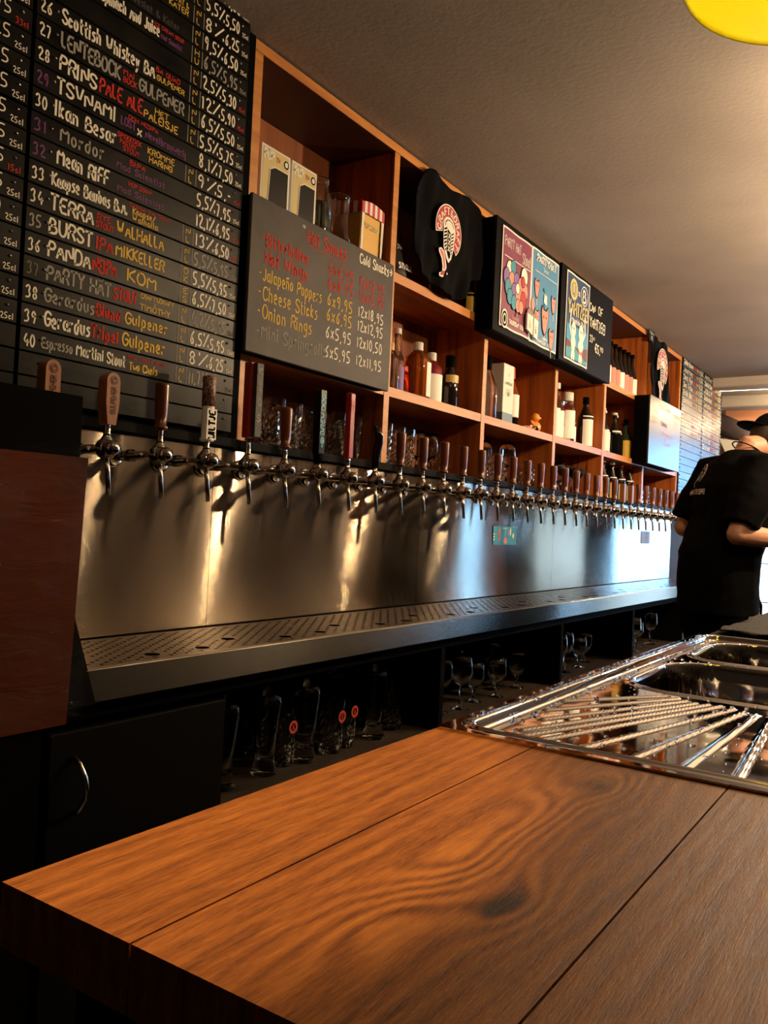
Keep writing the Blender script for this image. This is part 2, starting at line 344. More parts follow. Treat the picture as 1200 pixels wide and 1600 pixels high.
def ribbon(mb, pts, wd, mi):
    n = len(pts)
    if n < 2: return
    L = []; Rr = []
    for i, p in enumerate(pts):
        a = pts[max(i-1, 0)]; b = pts[min(i+1, n-1)]; d = (b - a)
        if d.length < 1e-9: d = Vector((1, 0))
        d.normalize(); nn = Vector((-d.y, d.x)) * wd * .5
        e = d * wd * .3 * (-1 if i == 0 else (1 if i == n-1 else 0))
        L.append(p + nn + e); Rr.append(p - nn + e)
    return L, Rr
def text(mb, s, o, u, v, h, width=None, wt=.13, mi=0, jit=.0, slant=0.0):
    """stroke lettering in the plane o + a*u + b*v; returns width"""
    o, u, v = Vector(o), Vector(u), Vector(v)
    k = h/6.0; tot = sum(G.get(c, G['x'])[0] + 1.3 for c in s) - 1.3
    kx = k if width is None else width/tot
    x = 0
    for c in s:
        gw, st = G.get(c, G['x'])
        jy = random.uniform(-jit, jit)*h; js = 1 + random.uniform(-jit, jit)
        for part in st.split('|'):
            if not part: continue
            P = [Vector(((x + _n(q[0])*min(gw/4.0, 1.1)*1.0 if gw > 2.2 else x + _n(q[0])*.5)*kx, _n(q[1])*k*js + jy)) for q in part.split()]
            if slant: P = [Vector((p.x + slant*p.y, p.y)) for p in P]
            if len(P) > 2:
                Q = [P[0]]
                for a, b in zip(P, P[1:]):
                    Q += [a.lerp(b, .28), a.lerp(b, .72)]
                Q.append(P[-1]); P = Q
            r = ribbon(mb, P, wt*h, mi)
            if r is None: continue
            L, R_ = r; nn = len(L)
            mb.add([o + u*p.x + v*p.y for p in L] + [o + u*p.x + v*p.y for p in R_], [(i, i+1, nn+i+1, nn+i) for i in range(nn-1)], mi)
        x += gw + 1.3
    return tot*kx
def poly(mb, pts, o, u, v, mi=0, n=None, lift=0.0):
    o, u, v = Vector(o), Vector(u), Vector(v); nn = u.cross(v).normalized()*lift
    mb.add([o + u*a + v*b + nn for a, b in pts], [tuple(range(len(pts)))], mi)
def disc(mb, cx, cy, rx, ry, o, u, v, mi=0, lift=0.0, n=20, a0=0, a1=2*PI):
    poly(mb, [(cx + rx*math.cos(a0+(a1-a0)*i/n), cy + ry*math.sin(a0+(a1-a0)*i/n)) for i in range(n + (0 if abs(a1-a0-2*PI) < 1e-6 else 1))], o, u, v, mi, lift=lift)
def ring(mb, cx, cy, r0, r1, a0, a1, o, u, v, mi=0, lift=0.0, n=24, ky=1.0):
    o, u, v = Vector(o), Vector(u), Vector(v); nn = u.cross(v).normalized()*lift
    P = []
    for r in (r0, r1):
        for i in range(n+1):
            a = a0+(a1-a0)*i/n; P.append(o + u*(cx+r*math.cos(a)) + v*(cy+r*math.sin(a)*ky) + nn)
    mb.add(P, [(i, i+1, n+2+i, n+1+i) for i in range(n)], mi)
UX = Vector((1, 0, 0)); UZ = Vector((0, 0, 1)); FR = -1   # facing -y: u=+x, v=+z gives normal -y

def emblem(mb, o, s, u=UX, v=UZ):
    """round red banner with lettering, beer glass body, XXX plate and running leg; mats: 0 white 1 red 2 black 3 pink"""
    o = Vector(o); u = Vector(u)*s; v = Vector(v)*s
    d = .0006
    def ro(r0, r1, a0, a1, mi, k): ring(mb, 0, 0, r0, r1, math.radians(a0), math.radians(a1), o, u, v, mi, lift=d*k, n=28)
    ro(.205, .425, -52, 196, 0, 1); ro(.225, .405, -50, 194, 1, 2)
    for ch, a in zip('CRAFT&DRAFT', [183, 160, 138, 116, 98, 76, 54, 32, 10, -12, -34]):
        A = math.radians(a); c, s_ = math.cos(A), math.sin(A)
        uu = (u*s_ - v*c); vv = (u*c + v*s_)
        g = G[ch][0]*.019
        text(mb, ch, o + vv*.262 - uu*(g*.5) + (u.cross(v)).normalized()*d*3, uu, vv, .105, g, .24, 0)
    # glass / body
    body = [(-.19, .05), (-.17, .14), (-.10, .20), (0, .22), (.10, .20), (.17, .12), (.19, .02), (.17, -.25), (.10, -.44), (.02, -.52), (-.06, -.46), (-.16, -.30)]
    poly(mb, body, o, u, v, 0, lift=d*4)
    poly(mb, [(-.14, .05), (-.13, .12), (-.08, .165), (0, .18), (.09, .16), (.14, .10), (.13, .07), (.05, .09), (0, .05), (-.06, .085)], o, u, v, 2, lift=d*4.5)
    poly(mb, [(-.125, .05), (-.115, .11), (-.07, .15), (0, .165), (.08, .145), (.125, .09), (.12, .04), (0, .02)], o, u, v, 0, lift=d*5)
    for i in range(7):
        z = .0 - i*.055; wd = .165 - max(0, i-3)*.016
        poly(mb, [(-wd, z), (-.07, z+.045), (-.07, z+.015), (-wd, z-.028)], o, u, v, 2, lift=d*5)
        poly(mb, [(.075, z-.03), (.15-max(0, i-3)*.012, z+.01), (.15-max(0, i-3)*.012, z-.012), (.075, z-.055)], o, u, v, 2, lift=d*5)
    poly(mb, [(-.055, .02), (.055, -.03), (.055, -.42), (.02, -.46), (-.055, -.34)], o, u, v, 2, lift=d*6)
    for i in range(3): text(mb, 'X', o + u*(-.03) + v*(-.12 - i*.105) + u.cross(v).normalized()*d*7, u, v, .075, .06, .3, 0)
    leg = [(-.30, -.36), (-.22, -.33), (-.14, -.36), (-.08, -.46), (-.03, -.60), (-.05, -.66), (.02, -.70), (-.04, -.74), (-.16, -.80), (-.25, -.80), (-.26, -.75), (-.17, -.71), (-.16, -.62), (-.20, -.50), (-.29, -.42)]
    poly(mb, leg, o, u, v, 0, lift=d*3)
    poly(mb, [(-.27, -.37), (-.21, -.36), (-.15, -.39), (-.10, -.48), (-.07, -.60), (-.09, -.66), (-.13, -.66), (-.13, -.58), (-.17, -.48), (-.25, -.41)], o, u, v, 3, lift=d*3.6)
    poly(mb, [(-.14, -.68), (-.07, -.69), (-.02, -.71), (-.10, -.75), (-.22, -.78), (-.22, -.75)], o, u, v, 1, lift=d*3.6)
EM = lambda: [M['paper'], M['pinkred'], M['black'], M['pink']]

# ================================================================== SETTING
ZF, ZC = -1.18, 1.32
def struct(name, mb, m_, loc=(0, 0, 0)):
    o = mb.build(name, m_); return tag(o, kind='structure')
mb = MB(); mb.box(-2, 9.2, -3.3, 2.0, ZF-.1, ZF); struct('floor', mb, M['floor'])
# ceiling: plaster sheet with a shallow troweled unevenness
mb = MB(); nx, ny = 60, 28
P = [(-2 + 11.2*i/nx, -3.3 + 5.3*j/ny, ZC + (.006*math.sin(i*.55+j*.2) + .004*math.sin(j*.9+i*.13) if j < ny-2 else 0)) for i in range(nx+1) for j in range(ny+1)]
mb.add(P, [(i*(ny+1)+j, (i+1)*(ny+1)+j, (i+1)*(ny+1)+j+1, i*(ny+1)+j+1) for i in range(nx) for j in range(ny)], 0, True)
mb.box(-2, 9.2, -3.3, 2.0, ZC+.03, ZC+.1); struct('ceiling', mb, M['ceiling'])
mb = MB(); mb.box(-2, 9.2, 1.86, 2.0, ZF, ZC+.05); struct('wall_left', mb, M['wall'])
mb = MB(); mb.box(-2, 9.2, -3.4, -3.3, ZF, ZC+.05); struct('wall_right', mb, M['wall'])
mb = MB(); mb.box(-2.1, -2, -3.4, 2.0, ZF, ZC+.05); struct('wall_back', mb, M['wall'])
mb = MB()
mb.box(9.0, 9.2, 1.05, 2.0, ZF, ZC+.05); mb.box(9.0, 9.2, -3.4, -2.95, ZF, ZC+.05)
mb.box(9.0, 9.2, -2.95, 1.05, ZF, -.4); mb.box(9.0, 9.2, -2.95, 1.05, 1.05, ZC+.05)
WIN = [(-2.75, -2.15), (-1.75, -1.35), (-1.05, -.55), (-.16, 1.05)]
for a, b in zip([-2.95]+[q[1] for q in WIN[:-1]], [q[0] for q in WIN]): mb.box(9.0, 9.2, a, b, -.4, 1.05)
struct('wall_far', mb, M['peach'])
for k in range(4):
    y0, y1 = WIN[k]; mb = MB()
    for (a, b, c, d) in ((y0, y0+.03, -.4, 1.05), (y1-.03, y1, -.4, 1.05), (y0+.03, y1-.03, -.4, -.36), (y0+.03, y1-.03, 1.01, 1.05)): mb.box(9.02, 9.08, a, b, c, d)
    f = struct('window_%d' % (k+1), mb, M['black'])
    g = MB(); g.box(9.045, 9.051, y0+.03, y1-.03, -.36, 1.01); g.build('pane', M['glass'], f)
# beams crossing the ceiling at the far end, and the cove lamps behind them
mb = MB(); mb.box(7.15, 7.35, -3.3, 1.86, 1.245, ZC+.02, 0, .01); struct('trim_1', mb, M['ceiling'])
mb = MB(); mb.box(8.05, 8.25, -3.3, 1.86, 1.215, ZC+.02, 0, .01); struct('trim_2', mb, M['ceiling'])
cove = thing('cove_lamp', 'long warm lamp tucked behind the ceiling beam at the far end', 'lamp', (7.45, 1.1, 1.25))
b_ = MB(); b_.box(7.44, 7.46, .9, 1.75, 1.262, 1.275); b_.build('tube', mat('warm_tube', (1, .8, .5), .5, emit=(1, .72, .38, 14)), cove)
b_ = MB(); b_.box(7.43, 7.47, .88, 1.77, 1.276, 1.29); b_.build('housing', M['paper'], cove)
point(7.75, .9, 1.16, 22, (1, .74, .42), .05); point(8.6, 1.1, 1.12, 18, (1, .72, .45), .05)

# ================================================================== TAP WALL
sp = thing('steel_splashback', 'long brushed steel splashback carrying the beer taps', 'splashback', (.3, 1.6, -.29))
sx = [.30, 1.575, 2.63, 3.92, 6.1]
for a, b in zip(sx, sx[1:]):
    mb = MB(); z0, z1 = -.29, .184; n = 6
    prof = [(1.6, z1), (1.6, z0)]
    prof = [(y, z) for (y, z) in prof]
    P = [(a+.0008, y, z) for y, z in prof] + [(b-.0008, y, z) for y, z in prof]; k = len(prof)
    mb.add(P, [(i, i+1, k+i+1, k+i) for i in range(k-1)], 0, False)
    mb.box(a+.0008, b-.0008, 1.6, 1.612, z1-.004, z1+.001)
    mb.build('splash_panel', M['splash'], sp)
mb = MB(); mb.box(.3, 6.1, 1.603, 1.62, -.30, .17); mb.build('backing', M['black'], sp)

tr = thing('drip_tray', 'long steel drip tray with round holes below the taps', 'drip tray', (.96, 1.28, -.35))
mb = MB(); mb.box(.96, 6.1, 1.281, 1.6, -.302, -.2965); mb.build('tray_base', M['dullsteel'], tr)
tx = [.96, 1.60, 2.34, 3.08, 3.82, 4.56, 5.30, 6.1]
for a, b in zip(tx, tx[1:]):
    mb = MB(); mb.box(a+.001, b-.001, 1.292, 1.585, -.296, -.2925, 0, .001); mb.build('grate', M['tray'], tr)
hb = MB()
def hole(x, y, r, n): hb.add([(x+r*math.cos(2*PI*i/n), y+r*math.sin(2*PI*i/n), -.2919) for i in range(n)], [tuple(range(n))], 0)
bigs = [(1.035 + .1407*k, 1.345 + (.0 if k % 3 else .06)) for k in range(36)]
for (x, y) in bigs: hole(x, y, .016, 16)
ix = 0; x = .985
while x < 5.9:
    for j in range(9):
        y = 1.315 + j*.0285 + (.014 if ix % 2 else 0)
        if y < 1.565 and all((x-p)**2+(y-q)**2 > .026**2 for p, q in bigs): hole(x, y, .0042, 7)
    x += .0215; ix += 1
tag(hb.build('drain_holes', M['hole'], tr), kind='stuff')
mb = MB(); mb.box(.96, 6.1, 1.272, 1.281, -.352, -.290, 0, .002); mb.build('front_lip', M['lip'], tr)
mb = MB(); mb.box(.985, 6.08, 1.583, 1.5995, -.2925, -.286); 
SH = thing  # alias

# back bar cabinet -------------------------------------------------
cab = thing('back_bar_cabinet', 'black back bar cabinet with open glass shelves and one handled door', 'cabinet', (.2, 1.3, ZF))
def cpart(name, *bx, m_='black', ch=0):
    mb = MB()
    for b in bx: mb.box(*b, 0, ch)
    return mb.build(name, M[m_], cab)
cpart('worktop', (-.3, .958, 1.27, 1.86, -.352, -.33)); cpart('apron', (.2, 6.1, 1.30, 1.32, -.385, -.353), (.2, 6.1, 1.32, 1.86, -.37, -.36))
cpart('glass_shelf', (1.37, 6.1, 1.305, 1.84, -.662, -.645), m_='shelf_floor')
cpart('shelf_edge', (1.37, 6.1, 1.295, 1.3045, -.668, -.642))
cpart('plinth', (-.3, 6.1, 1.31, 1.84, ZF, -.67)); cpart('back_board', (-.3, 6.1, 1.841, 1.855, ZF, -.36))
for x in (2.31, 3.32, 4.30, 5.30): cpart('divider', (x, x+.025, 1.30, 1.84, -.644, -.386))
cpart('left_carcass', (-.3, .90, 1.305, 1.84, -.669, -.371), (.9, 1.37, 1.325, 1.84, -.669, -.386))
d = cpart('door', (.915, 1.355, 1.302, 1.322, -1.05, -.405), m_='blackpaint', ch=.003)
mb = MB(); mb.tube([(.965, 1.301, -.452), (.968, 1.284, -.462), (.972, 1.272, -.485), (.974, 1.269, -.505), (.972, 1.272, -.525), (.969, 1.284, -.548), (.966, 1.301, -.556)], .0045, 8); mb.build('handle', M['dullsteel'], d)

# taps -------------------------------------------------------------
TX0, TDX = 1.109, .14065
def tap_body(x):
    """chrome tap parts around its ball centre at local (0,0,0); splash is +.16 in y"""
    r = thing('beer_tap', 'x', 'beer tap', (x, 1.44, .128), 'beer taps on the steel splashback')
    mb = MB(); mb.lathe([(.008, .16), (.027, .1595), (.028, .157), (.024, .154), (.012, .153), (.012, .11), (.014, .108), (.014, .088), (.010, .085), (.010, .02)][::-1], (0, 0, 0), 20, axis='y'); mb.build('shank', M['chrome'], r, world=False)
    mb = MB(); mb.sphere((0, 0, 0), .0235, 0, 22, 14, (1, 1, .96)); mb.lathe([(.017, -.018), (.0165, -.024), (.013, -.029), (.012, -.033), (0.001, -.034)], (0, 0, .001), 18, axis='y')
    mb.lathe([(.016, .010), (.013, .020), (.0085, .026), (.0085, .030)], (0, 0, 0), 16); mb.build('ball_valve', M['chrome'], r, world=False)
    mb = MB(); mb.tube([(0, -.002, -.018), (.0015, -.006, -.045), (.004, -.010, -.096)], [.0062, .0055, .005], 12); mb.build('spout', M['dullsteel'], r, world=False)
    mb = MB(); mb.lathe([(.0095, .028), (.0075, .032), (.0065, .050), (.008, .060)], (0, 0, 0), 14); mb.build('ferrule', M['chrome'], r, world=False)
    return r
def h_round(r, m_, z0=.056, z1=.166, ra=.0138, rb=.0160):
    mb = MB(); mb.lathe([(.010, z0), (ra+.002, z0+.002), (ra+.002, z0+.008), (ra-.001, z0+.010), (ra, z0+.03), (rb, z1-.006), (rb-.001, z1-.001), (rb-.004, z1), (0, z1)], (0, 0, 0), 18)
    return mb.build('handle', m_, r, world=False)
def h_bar(r, w_, d_, z0, z1, mats, side=0, ch=.003):
    mb = MB(); mb.box(-w_/2, w_/2, -d_/2, d_/2, z0, z1, 0, ch); return mb.build('handle', mats, r, world=False)
def vtext(par, s, x, y, z0, h, wd, m_, u=UZ, v=None, name='lettering', wt=.2):
    """text on a handle face, reading upwards (u = +z) in local coordinates of the tap"""
    mb = MB(); v = v or Vector((-1, 0, 0)); text(mb, s, (x, y, z0), u, v, h, wd, wt, 0); return mb.build(name, m_, par, world=False)
protos = {}
bp = tap_body(TX0)
for k in range(-1, 34): protos[k] = bp if k == 0 else dup(bp, (TX0 + TDX*k, 1.44, .128), 'x')
plain = None; NT_ = 36
special = {}
for k in range(-1, 34):
    x = TX0 + TDX*k; n = k + 1
    r = protos[k]
    where = ORD[n] + ' in the row counted from the menu end'
    if k in (-1, 0):
        mb = MB()
        z0, z1 = .05, .158; P = []
        for i in range(13):
            q = PI*i/12; P.append((.0165*math.cos(q), z1-.018+.018*math.sin(q)))
        P = [(.0105, z0), (.0165, z0+.045)] + P + [(-.0165, z0+.045), (-.0105, z0)]
        mb.slab([(a, -.014, b) for a, b in P], (0, .028, 0)); h = mb.build('handle', M['handle_orange'], r, world=False)
        mb = MB(); text(mb, 'GULPENER', (.006, -.0148, .072), UZ, Vector((-1, 0, 0)), .011, .055, .22, 0)
        ring(mb, 0, 0, .0075, .009, 0, 2*PI, (0, -.0148, .141), UX, UZ, 0); ring(mb, 0, 0, .003, .0055, .6, 5.6, (0, -.0148, .141), UX, UZ, 0)
        mb.build('burned_lettering', M['handle_brown'], h, world=False)
        r['label'] = 'chrome beer tap with a rounded GULPENER wood paddle, ' + ('half hidden by the black panel' if k < 0 else 'first beside the black panel'); continue
    if k == 1: h_round(r, M['handle_brown'], .056, .160, .0135, .016); r['label'] = 'chrome beer tap with plain brown handle between the wood paddle and the UILTJE handle'
    elif k == 2:
        h = h_round(r, M['cream'] if False else M['label'], .045, .197, .0145, .0155)
        mb = MB(); mb.lathe([(.0156, .128), (.0160, .197), (.013, .1995), (0, .1995)], (0, 0, 0), 18); mb.build('patterned_cap', M['speckle'], h, world=False)
        mb = MB(); mb.slab([(-.0155, -.0125, .05), (.0155, -.0125, .05), (.0155, -.0125, .122), (-.0155, -.0125, .122)], (0, -.0015, 0)); mb.build('label_plate', M['label'], h, world=False)
        vtext(h, 'UILTJE', .009, -.0146, .053, .018, .064, M['black'], wt=.26)
        r['label'] = 'chrome beer tap with white UILTJE handle and speckled red top'
    elif k == 3:
        mb = MB(); mb.box(-.014, .010, -.012, .012, .070, .258, 0, .002); h = mb.build('handle', M['keg_red'], r, world=False)
        mb = MB(); mb.box(-.005, .019, -.024, -.0122, .072, .256, 0, .001); f = mb.build('slate_face', M['slate_handle'], h, world=False)
        mb = MB()
        for i, ch in enumerate('K.E.G.S'):
            text(mb, ch, (.002 if ch != '.' else .006, -.0246, .228 - i*.0195), UX, UZ, .016, .011 if ch != '.' else .003, .2, 0)
        mb.build('lettering', M['grey'], f, world=False)
        r['label'] = 'chrome beer tap with tall red and slate handle lettered K.E.G.S'
    elif k == 5:
        h = h_bar(r, .030, .024, .054, .236, M['blackgloss'])
        mb = MB(); mb.lathe([(.013, .03), (.014, .058)], (0, 0, 0), 14); mb.build('collar', M['black'], h, world=False)
        vtext(h, 'BREWDOG', .006, -.0124, .110, .0155, .112, M['bdblue'], wt=.24)
        mb = MB(); disc(mb, 0, 0, .0085, .0115, (0, -.0125, .093), UX, UZ, 0); poly(mb, [(-.006, -.008), (.006, -.008), (0, -.021)], (0, -.0125, .093), UX, UZ, 0); ring(mb, 0, 0, .0035, .0048, .5, 5, (0, -.0129, .094), UX, UZ, 1); mb.build('shield_mark', [M['bdblue'], M['black']], h, world=False)
        r['label'] = 'chrome beer tap with wide black BREWDOG handle'
    elif k == 6:
        h = h_bar(r, .024, .020, .056, .248, M['r_red'])
        mb = MB(); text(mb, 'R', (-.0065, -.0106, .196), UX, UZ, .030, .013, .16, 0); text(mb, '-', (-.006, -.0106, .096), UX, UZ, .012, .011, .1, 0); mb.build('lettering', M['pink'], h, world=False)
        r['label'] = 'chrome beer tap with tall bright red handle lettered R'
    elif k == 7:
        mb = MB(); mb.tube([(0, 0, .04), (.001, -.001, .07), (.002, -.004, .095), (0, -.010, .118), (-.006, -.014, .138), (-.011, -.010, .156), (-.010, 0, .166)], [.011, .0125, .0135, .014, .0135, .0115, .004], 14)
        h = mb.build('handle', M['blackgloss'], r, world=False)
        mb = MB(); mb.sphere((-.002, -.018, .155), .005, 0, 8, 6); mb.build('red_button', M['labelred'], h, world=False)
        r['label'] = 'chrome beer tap with curved glossy black handle'
    elif k in (24, 25):
        mb = MB(); mb.box(-.016, .016, -.013, .013, .050, .150, 0, .002); mb.build('handle', M['handle_tan'], r, world=False)
        r['label'] = 'chrome beer tap with pale tan block handle, ' + ('nearer the menu end' if k == 24 else 'nearer the barman')
    elif k == 26 and False: pass
    else:
        if plain is None:
            h = h_round(r, M['handle_brown']); plain = h
        else:
            h = plain.copy(); C.objects.link(h); h.parent = r
        h = None
        r['label'] = 'chrome beer tap with round brown handle, ' + where

# cards stuck on the splashback
card = thing('tap_card', 'teal printed card stuck to the steel under the taps', 'card', (3.36, 1.599, -.07))
mb = MB(); mb.slab([(3.245, 1.5985, -.068), (3.478, 1.5985, -.068), (3.478, 1.5985, .012), (3.245, 1.5985, .012)], (0, -.0012, 0)); mb.build('card', M['teal'], card)
mb = MB(); o = (3.36, 1.5967, -.028)
for (a, b, rx, ry, mi) in ((-.055, .005, .010, .028, 1), (.005, -.022, .018, .014, 1), (.0, .014, .014, .012, 2), (.055, .018, .006, .018, 0), (.085, .0, .010, .012, 0), (.035, .012, .005, .012, 1), (-.055, .0, .005, .012, 2)): disc(mb, a, b, rx, ry, o, UX, UZ, mi, lift=.0004, n=10)
text(mb, 'craft', (3.33, 1.5963, .001), UX, UZ, .006, .05, .2, 0)
for i in range(3): text(mb, '-', (3.247, 1.5963, -.030 - i*.012), UX, UZ, .016, .018, .35, 0)
mb.build('print', [M['paper'], M['pink'], M['blueprint']], card)
card = thing('tap_card', 'small grey card stuck to the bright steel near the barman', 'card', (5.48, 1.599, -.05))
mb = MB(); mb.slab([(5.39, 1.5985, -.050), (5.575, 1.5985, -.050), (5.575, 1.5985, .030), (5.39, 1.5985, .030)], (0, -.0012, 0)); mb.build('card', mat('blue_grey_card', (.16, .20, .32), .5), card)
mb = MB(); text(mb, 'gul', (5.43, 1.5965, -.028), UX, UZ, .034, .10, .14, 0, .05); mb.build('print', M['skinpink'], card)

# black panel and wrapped box at the near end of the back counter ------
pn = thing('black_side_panel', 'black upright panel closing the near end of the tap wall', 'panel', (.80, 1.30, -.33))
mb = MB(); mb.box(.30, .947, 1.30, 1.335, -.329, .205, 0, .002); mb.build('panel', M['black'], pn)
mb = MB(); mb.slab([(.945, 1.299, -.17), (.95, 1.299, -.20), (.975, 1.262, -.350), (.895, 1.262, -.350), (.915, 1.299, -.19)], (0, -.004, 0)); mb.build('foot_flap', M['black'], pn)
bx = thing('cardboard_box', 'brown cardboard box wrapped in clear film at the near end of the counter', 'box', (.72, 1.27, -.33))
P0 = [(.55, .866), (.55, .878)]
mb = MB(); mb.add([(.40, 1.10, -.329), (.800, 1.10, -.329), (.855, 1.285, -.329), (.40, 1.285, -.329), (.40, 1.10, .080), (.815, 1.10, .080), (.870, 1.285, .080), (.40, 1.285, .080)], [(0, 1, 2, 3), (4, 5, 6, 7), (0, 1, 5, 4), (1, 2, 6, 5), (2, 3, 7, 6), (3, 0, 4, 7)])
mb.build('carton', M['cardboard'], bx)
mb = MB(); n_ = 9
for i in range(n_+1):
    for j in range(n_+1):
        f = i/n_; g = j/n_; mb.v.append((.395 + (.425+.01*g)*f, 1.092 + .003*math.sin(i*2.1+j), -.32 + .41*g + .006*math.sin(i*1.7+j*2.3)))
mb.f = [(i*(n_+1)+j, (i+1)*(n_+1)+j, (i+1)*(n_+1)+j+1, i*(n_+1)+j+1) for i in range(n_) for j in range(n_)]; mb.m = [0]*len(mb.f); mb.sm = [True]*len(mb.f)
b = len(mb.v); tuft = [(.40 + .048*i, 1.11 + .16*(i % 2), .083 + .028*abs(math.sin(i*1.9))) for i in range(11)] + [(.40 + .046*i, 1.19, .095 + .03*abs(math.cos(i*2.3))) for i in range(11)]
mb.add(tuft, [(i, i+1, 12+i, 11+i) for i in range(10)], 0, False)
mb.build('wrap_film', M['film'], bx)

# ================================================================== SHELVING
sh = thing('wall_shelving', 'stained pine wall shelving with open cells above the taps', 'shelving', (1.65, 1.6, .2))
UP = [1.653, 2.358, 3.085, 3.858, 4.575, 5.345, 6.165]
for x in UP:
    mb = MB(); mb.box(x, x+.032, 1.601, 1.855, .186, 1.282); o = mb.build('upright', M['pine_v'], sh)
    e = MB(); e.box(x, x+.032, 1.5985, 1.6008, .186, 1.282); e.build('front_edge', M['pine_edge'], o)
mb = MB(); mb.box(1.653, 6.2, 1.601, 1.855, 1.2835, 1.3125); o = mb.build('top_board', mat('dark_top_board', (.06, .016, .006), .5), sh)  # top board coloured darker than the other shelves
e = MB(); e.box(1.653, 6.2, 1.598, 1.6008, 1.2835, 1.3125); e.build('front_edge', M['pine_edge'], o)
for a, b in zip(UP, UP[1:]):
    for z in (.842, .442):
        mb = MB(); mb.box(a+.0325, b-.0005, 1.603, 1.852, z, z+.033); o = mb.build('shelf', M['pine'], sh)
        e = MB(); e.box(a+.0325, b-.0005, 1.6, 1.6028, z, z+.033); e.build('front_edge', M['pine_edge'], o)
    mb = MB(); mb.box(a+.0325, b-.0005, 1.612, 1.852, .188, .205); mb.build('bottom_shelf', M['black'], sh)
    mb = MB(); mb.box(a+.0325, b-.0005, 1.853, 1.858, .206, 1.282); mb.build('back_panel', M['pine_back'], sh)
mb = MB(); mb.box(1.653, 6.1, 1.584, 1.5975, .1855, .208); mb.build('ledge', M['blackpaint'], sh)

